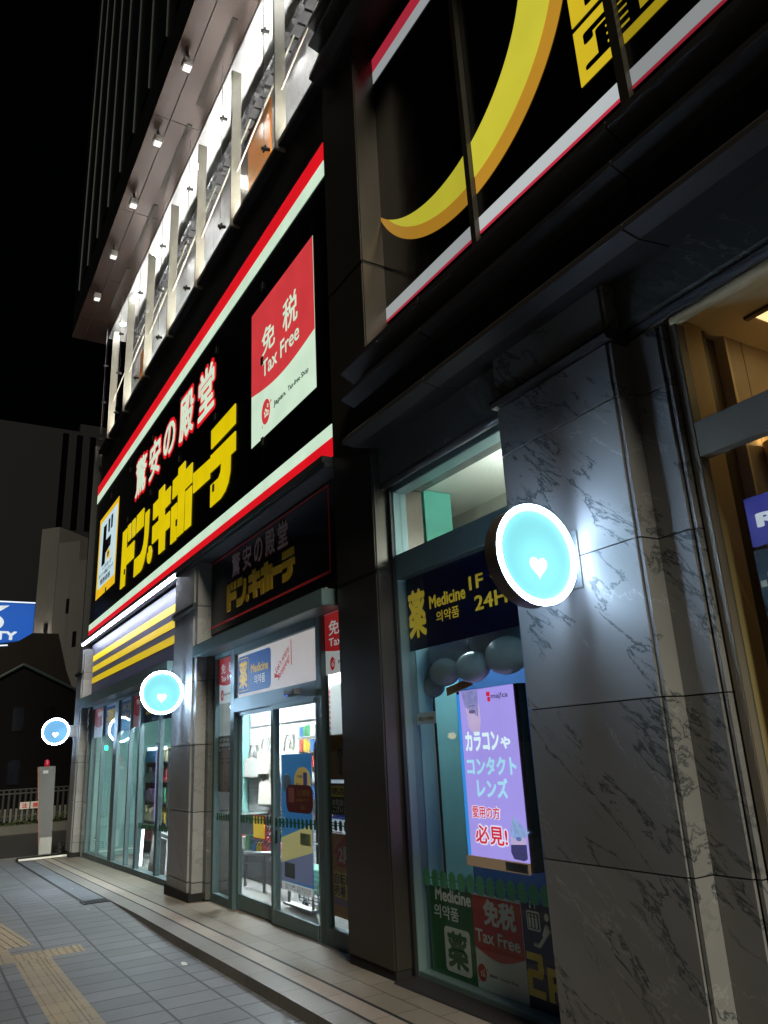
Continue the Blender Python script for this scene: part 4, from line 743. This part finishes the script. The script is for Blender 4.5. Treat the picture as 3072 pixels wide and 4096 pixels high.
# far window: posters along the top, light tubes, goods
def topposter(lab,a,b,z0,mat,txt,tm):
    t = poster(lab,a,b,z0,2.63,3.212,mat); h = 2.63-z0
    if txt == 'tax':
        obj('red_field', curve_field(a+.002,b-.002,z0+h*.45,2.628,h*.12,3.2115,None,.001), tm, t); obj('lettering', text_bm('免税',a+.3*(b-a),b-.25*(b-a),z0+h*.70,z0+h*.88,3.2095,.001,.012), B_WHITE, t)
    else: obj('lettering', text_bm(txt,a+.12*(b-a),b-.15*(b-a),z0+h*.35,z0+h*.85,3.2115,.001,.02), tm, t)
topposter('red and white tax free poster farthest left in the far window',-17.46,-16.42,2.04,bl('white2',(206,206,220),.3),'tax',bl('red2',(170,52,62),.3)); topposter('blue medicine poster second from left in the far window',-16.36,-15.28,2.05,bl('blue2',(78,116,170),.3),'薬',B_YEL)
topposter('blue opening hours poster between the thick door mullions of the far window',-14.98,-14.05,2.07,bl('blue3',(60,90,136),.25),'1F 2F\n24H',bl('tan',(190,160,100),.3)); topposter('red tax free poster right of the thick mullions in the far window',-13.97,-13.36,2.09,bl('pink2',(190,150,160),.3),'tax',bl('red3',(160,50,60),.3))
t = poster('navy medicine panel behind the round sign in the far window',-13.24,-11.34,2.13,2.63,3.212,bl('navy2',(40,46,66),.2)); obj('lettering', text_bm('薬',-13.1,-12.8,2.25,2.58,3.2115,.001,.02), B_YEL, t)
M_TUBE = emit('light_tube',(248,255,255),4.0,.02)
for p,q,lab in (((-17.4,3.36,.06),(-17.05,3.36,-.27),'slanted white light tube low at the left end of the far window'),((-13.72,3.40,.46),(-13.90,3.42,-.12),'bright leaning light tube behind the right half of the far window')):
    t = thing('light_tube',lab,'light tube',q); obj('tube', MB().tube(p,q,.022 if 'bright' in lab else .012,12), M_TUBE, t, smooth=True); obj('end_cap', MB().tube(p,(p[0]+.004,p[1],p[2]+.03),.024,12), M_DARK, t)
t = thing('display_screen','slim glowing lilac screen standing inside the far window','screen',(-13.75,3.62,.5)); obj('housing', MB().box(-13.93,-13.58,3.62,3.66,.52,1.82), M_BLACKGLOSS, t); obj('picture', MB().box(-13.9,-13.61,3.612,3.6195,.55,1.79), emit('screen2_lilac',(178,160,236),.75), t); obj('red_lettering', text_bm('必見',-13.85,-13.66,.75,.95,3.6115,.001,.02), emit('screen_red',(226,36,60),.95), t)
M_BAGW = flat('bag_silver',(190,194,198),.25,.2,.2,5,bump=.8); mb = MB(); pts=[]
mb.quadbox([(-13.6,3.45,-.22),(-12.5,3.45,-.19),(-12.5,3.9,-.19),(-13.6,3.9,-.22),(-13.5,3.5,.42),(-12.6,3.5,.40),(-12.65,3.8,.38),(-13.45,3.8,.4)]); tag(obj('wrapped_bundle', mb, M_BAGW, bevel=.05), 'silver plastic wrapped bundle standing on the floor of the far window','bundle')
cols = [(150,40,44),(60,110,160),(190,180,150),(210,170,60),(110,70,110),(70,130,100),(60,60,66)]
for si,(sx,sy,lab) in enumerate(((-16.5,4.3,'dark shelf of boxed goods behind the left half of the far window'),(-14.7,4.35,'dark shelf of boxed goods behind the right half of the far window'))):
    t = thing('display_shelf',lab,'shelf',(sx,sy,g(sx)-.03)); fr = MB(); z0 = g(sx)-.06
    for x in (-.85,.83): fr.box(sx+x,sx+x+.03,sy,sy+.5,z0,1.75)
    for k in range(5): fr.box(sx-.82,sx+.83,sy,sy+.5,z0+.25+.38*k,z0+.28+.38*k)
    obj('rack', fr, flat('shelf_dark',(44,46,48),.5,.3), t)
    for k in range(5):
        for ci in range(2):
            mb = MB(); x = sx-.8+ci*.8; 
            while x < sx-.05+ci*.8: w = random.uniform(.06,.16); mb.box(x,x+w-.01,sy-.02,sy+.3,z0+.282+.38*k,z0+.282+.38*k+random.uniform(.12,.28)); x += w
            cc = cols[(k*2+ci+si*3)%7]; obj('goods', mb, flat('goods_%d'%((k*2+ci+si*3)%7),cc,.45,0,.6,7), t)
# tote bags on the slat wall
M_TOTE = flat('canvas',(214,208,194),.8,0,.08,5)
def tote(x, z, w, h, lab, mat=M_TOTE):
    t = thing('tote_bag',lab,'bag',(x,4.64,z),'canvas bags on the slat wall')
    mb = MB().quadbox([(x-w*.42,4.56,z),(x+w*.42,4.56,z),(x+w*.42,4.69,z),(x-w*.42,4.69,z),(x-w*.5,4.60,z+h),(x+w*.5,4.60,z+h),(x+w*.5,4.69,z+h),(x-w*.5,4.69,z+h)]); obj('body', mb, mat, t, bevel=.012)
    for yy in (4.595,4.68):
        pth = [(x-w*.22,yy,z+h*.9),(x-w*.20,yy,z+h*1.25),(x-w*.08,yy,z+h*1.62),(x+w*.06,yy,z+h*1.62),(x+w*.19,yy,z+h*1.25),(x+w*.22,yy,z+h*.9)]; obj('handle', MB().path(pth,.014,6), mat, t)
    return t
tote(-11.85,1.20,.75,.30,'greyish canvas bag with red patch at the far left of the slat wall',flat('canvas_grey',(168,166,160),.8,0,.1,5)); tote(-11.36,1.25,.56,.33,'cream canvas bag near the left door edge of the slat wall'); tote(-10.45,1.28,.72,.32,'cream printed canvas bag behind the top of the blue banner'); tote(-11.28,.82,.62,.36,'large cream canvas bag hanging lowest on the slat wall')
# blue roll-up banner
t = thing('standing_banner','blue upright banner with gold number one seal inside the right door','banner',(-8.29,3.75,-.05))
obj('sheet', MB().box(-8.62,-7.80,3.74,3.746,.17,1.53), bl('banner_blue',(52,132,200),.30), t); obj('seal', MB().prism([(-8.03+.215*cos(a),1.24+.145*sin(a)) for a in frange(0,2*pi-.13,47)],3.735,3.7395), bl('gold',(206,168,84),.32), t)
m = text_bm('No.',-8.19,-8.02,1.15,1.22,3.7345,.001,.015); text_bm('1',-8.0,-7.9,1.15,1.33,3.7345,.001,.03,m); text_bm('世界販売',-8.17,-8.02,1.27,1.30,3.7345,.001,.005,m); obj('seal_lettering', m, B_NAVY, t)
obj('silver_ball', MB().ball((-8.45,3.735,1.21),.13,.008,.10,24,12), flat('silver_print',(170,186,206),.4), t, smooth=True); obj('pink_lettering', text_bm('みらい歯科推奨',-8.5,-7.88,1.085,1.12,3.7395,.001,.02), bl('pink',(226,120,150),.35), t)
obj('yellow_field', MB().prism([(-8.618,.62),(-7.802,.80),(-7.802,.52),(-8.618,.36)],3.736,3.7395), bl('pale_yellow',(222,208,140),.35), t); obj('mauve_field', MB().prism([(-8.618,.358),(-7.802,.518),(-7.802,.20),(-8.618,.18)],3.736,3.7395), bl('mauve',(130,136,176),.30), t)
obj('product_print', MB().box(-8.53,-8.26,3.733,3.7355,.22,.37), flat('photo_black',(40,38,30),.5,0,.4,12), t); obj('product_print', MB().box(-8.10,-7.84,3.733,3.7355,.58,.70), flat('photo_lime',(196,190,110),.5,0,.4,20), t)
m = MB().box(-8.62,-7.80,3.735,3.739,.085,.17); obj('notice', m, B_WHITE, t); obj('notice_lettering', text_bm('店内では盗難・万引き防止のため\n防犯システムを設置しております',-8.52,-7.86,.10,.155,3.7345,.0008,.0), M_INK, t); obj('stand', MB().tube((-8.5,3.77,-.06),(-8.5,3.77,1.5),.015).tube((-7.88,3.77,-.06),(-7.88,3.77,1.5),.015).box(-8.55,-7.83,3.72,3.82,-.06,-.04), M_WHITE, t)
t.location.x -= .10
# notice board right of the banner
t = thing('notice_board','tall white notice stand with red tax lettering behind the right door edge','notice board',(-8.05,4.2,-.05)); obj('board', MB().box(-8.7,-7.6,4.2,4.22,.5,2.3), bl('paper_white',(226,230,228),.25), t); obj('frame', MB().path([(-8.72,4.19,-.05),(-8.72,4.19,1.62),(-8.66,4.19,1.68),(-7.6,4.19,1.68)],.018), M_DARK, t)
m = text_bm('免税',-8.62,-8.05,1.35,1.55,4.1985,.001,.03); text_bm('Tax\nFree',-8.62,-8.1,1.12,1.3,4.1985,.001,.03,m); obj('red_lettering', m, M_PR, t); obj('blue_box', MB().box(-8.66,-8.0,4.196,4.1985,.80,1.05), B_NAVY, t); obj('yellow_lettering', text_bm('薬',-8.62,-8.30,.82,1.03,4.195,.001,.03), B_YEL, t); m = MB()
for k in range(7): m.box(-8.62,-8.1-.1*(k%3),4.197,4.1985,.56+.032*k,.57+.032*k)
for k in range(9): text_bm('特価',-8.64,-8.3,1.72+.06*k,1.765+.06*k,4.1985,.001,.02,m)
obj('lettering', m, M_PR, t)
# small packets on hooks, boxes and price cards around the bags
PK = [('pale red',(206,84,80)),('yellow',(232,196,70)),('blue',(70,120,190)),('green',(90,160,110)),('white',(228,228,224)),('pink',(226,140,170))]
random.seed(11); n_ = 0
for r_ in range(5):
    for c_ in range(9):
        x = -10.15+.115*c_; z = .95+.2*r_
        if random.random() < .12: continue
        nm, cc = PK[(r_*2+c_//2) % 6]; h = random.uniform(.12,.165)
        tag(obj('packet', MB().box(x-.042,x+.042,4.60,4.625,z,z+h).tube((x,4.612,z+h-.01),(x,4.70,z+h-.005),.004,6), bl('packet_'+nm.replace(' ','_'),cc,.12)), 'small %s packet hanging on a hook of the slat wall'%nm, 'packet', '%s packets on the slat wall'%nm)
for r_ in range(2):
    for c_ in range(8):
        x = -12.1+.21*c_+.04*r_; nm, cc = PK[(c_*5+r_*3) % 6]; h = random.uniform(.12,.2)
        tag(obj('goods_box', MB().box(x,x+.17,4.34,4.52,.222,.222+h) if r_ == 0 else MB().box(x,x+.15,4.55,4.65,.222,.222+h+.1), bl('packet_'+nm.replace(' ','_'),cc,.12), bevel=.006), '%s goods box standing on the grey cabinet in the door bay'%nm, 'box', '%s boxes on the cabinet'%nm)
# metal rails, bench box, baskets on a trolley
M_ALU = flat('brushed_metal',(190,192,194),.3,.8)
t = thing('handrail','silver tubular crowd rail behind the left sliding door','handrail',(-10.2,4.0,-.12)); m = MB().tube((-10.6,4.0,.27),(-9.4,4.0,.36),.026).tube((-9.55,3.95,.29),(-8.7,3.95,.34),.024); obj('top_rail', m, M_ALU, t, smooth=True); obj('mid_rail', MB().tube((-10.6,4.0,.16),(-9.9,4.0,.185),.014), M_ALU, t); 
for x in (-10.58,-9.91,-9.42): obj('post', MB().tube((x,4.0,-.13),(x,4.0,.30),.02), M_ALU, t)
t = thing('gondola_cabinet','dark grey gondola cabinet with wire basket and yellow price card','cabinet',(-11,4.35,-.1)); obj('cabinet', MB().box(-12.2,-9.9,4.3,4.66,-.14,.22), flat('cabinet_grey',(104,102,104),.5,0,.2,3), t); m = MB()
for k in range(9): m.tube((-10.9+.1*k,4.2,.35),(-10.95+.11*k,4.5,.75),.008,6)
for k in range(4): m.tube((-11.0,4.22+.03*k,.40+.09*k),(-9.95,4.22+.03*k,.40+.09*k),.009,6)
obj('wire_basket', m, M_DARK, t); obj('bucket', MB().tube((-11.3,4.4,.45),(-11.3,4.4,.72),.20,20,.24), flat('dark_tub',(88,98,98),.5), t); obj('price_card', MB().box(-10.75,-10.35,4.18,4.19,.45,.72), bl('yellow',(238,196,60)), t); obj('price_frame', MB().box(-10.77,-10.33,4.191,4.2,.43,.74), M_PR, t)
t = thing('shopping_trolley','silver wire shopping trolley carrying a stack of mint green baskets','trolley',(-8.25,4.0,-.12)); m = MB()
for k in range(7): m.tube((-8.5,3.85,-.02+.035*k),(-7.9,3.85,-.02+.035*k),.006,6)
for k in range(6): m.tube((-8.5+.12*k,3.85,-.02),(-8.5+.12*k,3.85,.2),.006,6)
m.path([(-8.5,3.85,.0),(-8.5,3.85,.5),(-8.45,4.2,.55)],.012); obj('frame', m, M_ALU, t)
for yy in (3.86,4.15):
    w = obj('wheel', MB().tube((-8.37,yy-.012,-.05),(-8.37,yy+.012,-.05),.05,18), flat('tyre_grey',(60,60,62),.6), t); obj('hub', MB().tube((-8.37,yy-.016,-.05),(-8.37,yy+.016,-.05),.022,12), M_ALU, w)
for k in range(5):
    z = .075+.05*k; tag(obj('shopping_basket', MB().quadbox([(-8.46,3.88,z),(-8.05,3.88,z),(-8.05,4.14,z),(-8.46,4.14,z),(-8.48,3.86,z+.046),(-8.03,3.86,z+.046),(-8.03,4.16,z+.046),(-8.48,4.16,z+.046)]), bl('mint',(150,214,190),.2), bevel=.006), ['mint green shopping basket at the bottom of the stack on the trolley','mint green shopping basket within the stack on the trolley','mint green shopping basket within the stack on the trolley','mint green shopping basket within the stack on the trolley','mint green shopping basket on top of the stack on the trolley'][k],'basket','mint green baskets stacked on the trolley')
# right entrance sign and poster
t = poster('purple blue RE sign behind the glass of the right entrance',-2.055,-1.35,2.362,2.60,3.29,bl('violet',(66,62,158),.35),'sign','sign'); obj('lettering', text_bm('RE',-2.012,-1.80,2.447,2.515,3.2895,.001,.05), bl('white_dim',(214,214,222),.6), t)
t = poster('dark band photo poster under the RE sign at the right entrance',-2.055,-1.35,1.5,2.345,3.29,flat('photo_band_dark',(26,30,52),.4,0,.5,3)); m = MB().ball((-1.99,3.288,2.22),.02,.001,.022); m.prism([(-2.02,2.16),(-1.96,2.17),(-1.95,2.06),(-2.02,2.05)],3.2875,3.2895); obj('figure_print', m, flat('photo_figure',(176,140,122),.5,0,.4,12), t); obj('amplifier_print', MB().box(-2.05,-2.02,3.2875,3.2895,2.17,2.20), flat('photo_warm',(206,178,150),.5,0,.3,20), t)
# ================================================================== FAR LEFT: TOTEM, FENCE, TOWN
t = thing('gate_totem','grey upright totem with red lamp on a low black base by the far pillar','totem',(-18.2,2.45,-.30))
obj('body', MB().quadbox([(-18.32,2.42,-.22),(-18.2,2.40,-.22),(-18.2,2.645,-.22),(-18.32,2.645,-.22),(-18.32,2.27,1.52),(-18.2,2.26,1.52),(-18.2,2.61,1.52),(-18.32,2.61,1.52)]), flat('totem_grey',(104,104,104),.5,.2,.06), t, bevel=.006); obj('lower_panel', MB().box(-18.199,-18.19,2.405,2.64,-.20,.12), flat('totem_pale',(160,160,158),.5), t); obj('label', MB().box(-18.199,-18.194,2.37,2.47,1.38,1.44), flat('totem_label',(176,176,176),.5,0,.3,40), t)
m = MB()
for k in range(12): m.prismz([(-18.21,2.262+.011*k),(-18.19,2.262+.011*k),(-18.19,2.275+.011*k),(-18.21,2.275+.011*k)],1.40-.13*k,1.50-.13*k)
obj('stripe_edge', m, flat('dull_orange',(170,96,60),.5), t); obj('lamp', MB().tube((-18.25,2.44,1.52),(-18.25,2.44,1.60),.055,16,.05).ball((-18.25,2.44,1.61),.05,.05,.05), emit('red_lamp',(170,26,40),.55), t, smooth=True); obj('base', MB().box(-18.5,-18.05,2.02,2.94,-.33,-.25), M_DARK, t); obj('base_top', MB().box(-18.06,-18.03,2.02,2.94,-.27,-.235), M_WHITE, t)
t = thing('cable_coil','bundle of dark cable lying on the totem base','cable',(-18.25,2.85,-.24)); obj('coil', MB().path([(-18.25+.12*cos(a),2.80+.10*sin(a),-.22+.006*a) for a in frange(0,9*pi,70)],.012,6), M_DARK, t)
F_ = thing('fence','dark railing fence with pale slats across the side street','fence',(-27,2.5,-.3)); m = MB()
for k in range(60): y = -3+.155*k; m.box(-27.02,-26.98,y,y+.055,-.02,.88)
obj('slats', m, flat('fence_dark',(30,31,29),.6,0,.3,1), F_); m = MB()
for k in range(60): y = -3+.155*k+.075; m.box(-26.97,-26.94,y,y+.06,-.05,.33)
obj('pale_slats', m, flat('fence_pale',(96,96,90),.6,0,.3,1), F_); obj('rail', MB().box(-27.03,-26.97,-3,6.3,.74,.78).box(-27.03,-26.97,-3,6.3,.10,.14).box(-27.03,-26.97,-3,6.3,.86,.89), flat('fence_rail',(60,60,58),.6,.2), F_)
for i,(y,s_) in enumerate(((2.92,'注'),(3.22,'禁'))):
    t = thing('warning_sign','small white fence sign with red character, %s of the pair'%('left','right')[i],'sign',(-26.9,y,.3)); obj('board', MB().box(-26.92,-26.90,y,y+.27,.30,.50), flat('sign_white',(206,198,194),.5), t); obj('red_lettering', text_bm(s_,y+.06,y+.21,.33,.47,-26.898,.003,.03,None,0,0,'yz'), M_PR, t)
P_ = MB().box(-26.85,-26.3,-3,6.5,-.38,-.12); tag(obj('planter_wall', P_, flat('concrete_grey',(92,90,86),.8,0,.2,3)), 'low concrete planter edge in front of the railing fence','wall')
hb = MB(); random.seed(3)
for k in range(2600):
    x = random.uniform(-26.8,-26.35); y = random.uniform(-3,6.4); h = .28*(.5+.5*sin(y*3.1)*sin(y*1.3+1))+.06; z = -.12+random.random()*h
    a, b2 = random.uniform(0,2*pi), random.uniform(-.6,.9); L_ = random.uniform(.03,.07); d = Vector((cos(a)*cos(b2),sin(a)*cos(b2),sin(b2)))*L_; n_ = d.orthogonal().normalized()*L_*.35
    p = Vector((x,y,z)); v = [hb.bm.verts.new(q) for q in (p,p+d*.5+n_,p+d,p+d*.5-n_)]; hb.bm.faces.new(v)
me_h = obj('hedge', hb, flat('leaf_grey_green',(92,104,66),.7,0,.4,5), kind='stuff'); me_h['label'] = 'low straggly planting along the foot of the fence'; me_h['category'] = 'hedge'
def S_(k,y,z): return (y*k, 1.55+(z-1.55)*k)
def block(name,lab,k,outline,mat,depth,cat='building'):
    t = thing(name,lab,cat,(-27*k,outline[0][0]*k,-.4)); pts = [S_(k,y,z) for y,z in outline]; obj('wall', MB().prismx(pts,-27*k-depth,-27*k), mat, t); return t
M_C1 = flat('far_dark_concrete',(30,30,32),.8,0,.12,.2,.05); M_C2 = flat('pale_concrete',(88,86,84),.8,0,.14,.5,.1,bump=.2); M_C3 = flat('dark_house_wall',(15,14,15),.9,0,.2,.6,.05); M_C4 = flat('brown_hall_wall',(30,27,26),.9,0,.15,.6,.05)
t = block('tall_building','tall dark building with black vertical window bands far behind',2.3,[(-3,.6),(6.0,.6),(6.0,13.0),(-3,13.0)],M_C1,14); k = 2.3; m = MB()
for ya,yb in ((3.28,3.48),(3.75,3.95),(4.20,4.40)): a = S_(k,ya,9.3); b = S_(k,yb,12.85); obj('window_band', MB().box(-27*k+.005,-27*k+.06,a[0],b[0],a[1],b[1]), flat('tower_band',(3,3,4),.9,0,.1,6,.0), t)
a = S_(k,3.9,13.0); b = S_(k,6.0,13.5); obj('roof_house', MB().box(-27*k-9,-27*k-1,a[0],b[0],a[1],b[1]), M_C1, t)
def cbox(name,lab,cx,cy,w,d,z1,rot,wins):
    t = thing(name,lab,'building',(cx,cy,-.4)); c_,s__ = cos(rot),sin(rot); P2 = lambda u,v:(cx+u*c_-v*s__, cy+u*s__+v*c_)
    obj('wall', MB().prismz([P2(-w,-d),P2(w,-d),P2(w,d),P2(-w,d)],-.5,z1), M_C2, t); pr_ = MB(); pr_.prismz([P2(-w,-d),P2(w,-d),P2(w,d),P2(-w,d)],z1+.001,z1+.12); obj('parapet', pr_, M_C2, t)
    for (u,z) in wins: obj('window', MB().prismz([P2(u,-d-.05),P2(u+.22,-d-.05),P2(u+.22,-d-.004),P2(u,-d-.004)],z,z+.8), flat('band_black',(10,10,12),.3), t)
    return t
K = 1.7
cbox('concrete_building','pale concrete stair tower rising highest of the stepped blocks',-48.2,7.18,.6,2.5,1.55+7.76*K,radians(45),[(.1,8.4)])
cbox('concrete_building','pale concrete block stepping down in front of the stair tower',-46.8,8.07,.7,2.5,1.55+7.1*K,radians(45),[(.1,9.6),(-.3,7.2)])
cbox('concrete_building','lowest pale concrete block nearest the sign corner',-45.3,8.7,.78,2.5,1.55+6.3*K,radians(45),[(.2,7.6),(-.4,7.6)])
fl = thing('floodlight','small floodlight washing the pale concrete tower','floodlight',(-46.05,5.2,8.0)); obj('housing', MB().box(-46.15,-45.95,5.1,5.3,7.9,8.05), M_DARK, fl); obj('lens', MB().box(-46.14,-45.96,5.11,5.29,8.052,8.06), emit('flood_lens',(255,246,228),350,.01), fl); obj('pole', MB().tube((-46.05,5.2,-.4),(-46.05,5.2,7.9),.04), M_DARK, fl)
t = block('hall','dark brown hall with sloping roof in front of the concrete blocks',1.30,[(1.2,.3),(6.2,.3),(6.2,3.0),(4.21,3.9),(3.97,4.5),(3.65,5.69),(2.86,5.69),(2.3,5.3),(1.2,4.6)],M_C4,5); [obj('window', MB().box(-27*1.3+.003,-27*1.3+.03,ya,ya+.5,2.2,3.4), M_BLACKGLOSS, t) for ya in (2.4,3.6)]
t = block('gabled_house','black gabled house with a thin teal gutter behind the fence',1.08,[(.8,0),(5.2,0),(5.2,3.3),(4.21,3.9),(2.68,4.66),(2.03,4.26),(.8,3.3)],M_C3,3); m = MB(); pts = [S_(1.08,y,z) for y,z in ((.8,3.3),(2.03,4.26),(2.68,4.66),(4.21,3.9),(5.2,3.3))]
m.path([(-27*1.08+.06,y,z) for y,z in pts],.06,8); obj('gutter', m, flat('gutter_teal',(16,30,32),.6), t)
for y,z in ((1.6,2.0),(2.5,1.0),(2.5,2.6),(3.4,1.0),(3.4,2.6)): a = S_(1.08,y,z); obj('window', MB().box(-27*1.08+.004,-27*1.08+.03,a[0],a[0]+.35,a[1],a[1]+.8), M_BLACKGLOSS, t)
k = 1.42; t = thing('billboard','blue lit rooftop billboard with white emblem and the letters TY','billboard',(-27*k,2.0*k,6)); A = S_(k,.55,5.13); Bq = S_(k,2.86,6.65)
obj('panel', MB().quadbox([(-27*k,A[0],A[1]),(-27*k,Bq[0],A[1]+.55),(-27*k-.4,Bq[0],A[1]+.55),(-27*k-.4,A[0],A[1]),(-27*k,A[0],Bq[1]),(-27*k,Bq[0],Bq[1]-.02),(-27*k-.4,Bq[0],Bq[1]-.02),(-27*k-.4,A[0],Bq[1])]), emit('billboard_blue',(28,92,190),.75,.12,.5), t)
obj('edge_light', MB().tube((-27*k+.05,A[0],Bq[1]+.03),(-27*k+.05,Bq[0],Bq[1]+.03),.03).tube((-27*k+.05,A[0],A[1]+.02),(-27*k+.05,Bq[0]-1.0,A[1]+.2),.03), emit('edge_white',(225,236,255),1.2), t)
m = text_bm('TY',1.75*k,2.40*k,S_(k,0,5.44)[1],S_(k,0,5.72)[1],-27*k+.006,.004,.05,None,0,0,'yz'); obj('lettering', m, emit('billboard_white',(222,232,240),.8), t)
m = MB(); cy_, cz_ = 1.72*k, S_(k,0,6.12)[1]
m.prismx([(cy_+.85*cos(a)*.8-.3, cz_-.18+.42*sin(a)) for a in frange(0,2*pi-.3,24)],-27*k+.006,-27*k+.012); m.prismx([(cy_-.6,cz_+.32),(cy_+.2,cz_+.36),(cy_+.55,cz_+.62),(cy_-.1,cz_+.58),(cy_-.6,cz_+.5)],-27*k+.006,-27*k+.012); obj('emblem', m, emit('billboard_white',(222,232,240),.8), t)
sup = MB()
for y in (1.0,2.4): sup.box(-27*k-.35,-27*k-.1,y*k-.1,y*k+.1,-.4,A[1]+.3)
obj('support', sup, M_DARK, t)

# ================================================================== ACROSS THE ROAD (seen mirrored in the shop windows)
lb = None
for i,(x,y,z) in enumerate(((-23.3,-9,1.98),(-21.6,-9,1.81),(-51.9,-4.6,1.34),(-49.7,-4.6,1.36))):
    if i == 0:
        lb = thing('street_lantern','low warm street lantern across the road, mirrored in the shop windows','lantern',(x,y,z),'street lanterns across the road'); obj('pole', MB().tube((x,y,-2.4),(x,y,z-.12),.04,10), M_DARK, lb); obj('globe', MB().ball((x,y,z),.14,.14,.11), emit('lantern_warm',(255,206,130),7,.02), lb, smooth=True); obj('cap', MB().tube((x,y,z+.10),(x,y,z+.16),.15,14,.03), M_DARK, lb)
    else: copy_tree(lb,(x,y,z))
t = thing('traffic_signal','pedestrian signal showing green far down the road','traffic signal',(-53.5,-4.2,2.5)); obj('pole', MB().tube((-53.5,-4.2,-.5),(-53.5,-4.2,2.2),.06,10), M_DARK, t); obj('housing', MB().box(-53.62,-53.4,-4.4,-4.0,2.2,3.0), M_DARK, t)
obj('green_lens', MB().box(-53.399,-53.38,-4.34,-4.06,2.28,2.56), emit('signal_green',(40,240,190),9,.02), t); obj('red_lens', MB().box(-53.399,-53.38,-4.34,-4.06,2.64,2.92), flat('signal_red_off',(70,12,14),.4), t)
t = thing('mirror_shelter','made-up shelter across the road, its bars standing in for mirrored shop lights','bus shelter',(-40,-4.4,-.4)); obj('roof', MB().box(-42,-38,-5.2,-4.0,2.2,2.28), M_DARK, t)  # invented shelter, added for the white light row mirrored in the glass
for x in (-41.8,-38.2): obj('post', MB().tube((x,-4.9,-.42),(x,-4.9,2.2),.05,10), M_DARK, t)
for k in range(4): obj('light_bar', MB().box(-41.8+.95*k,-41.1+.95*k,-4.06,-4.0,1.98,2.15), emit('shelter_light',(240,246,255),5,.02), t)
obj('back_panel', MB().box(-41.8,-38.2,-4.98,-4.95,.3,1.9), flat('panel_grey',(120,124,128),.4), t)
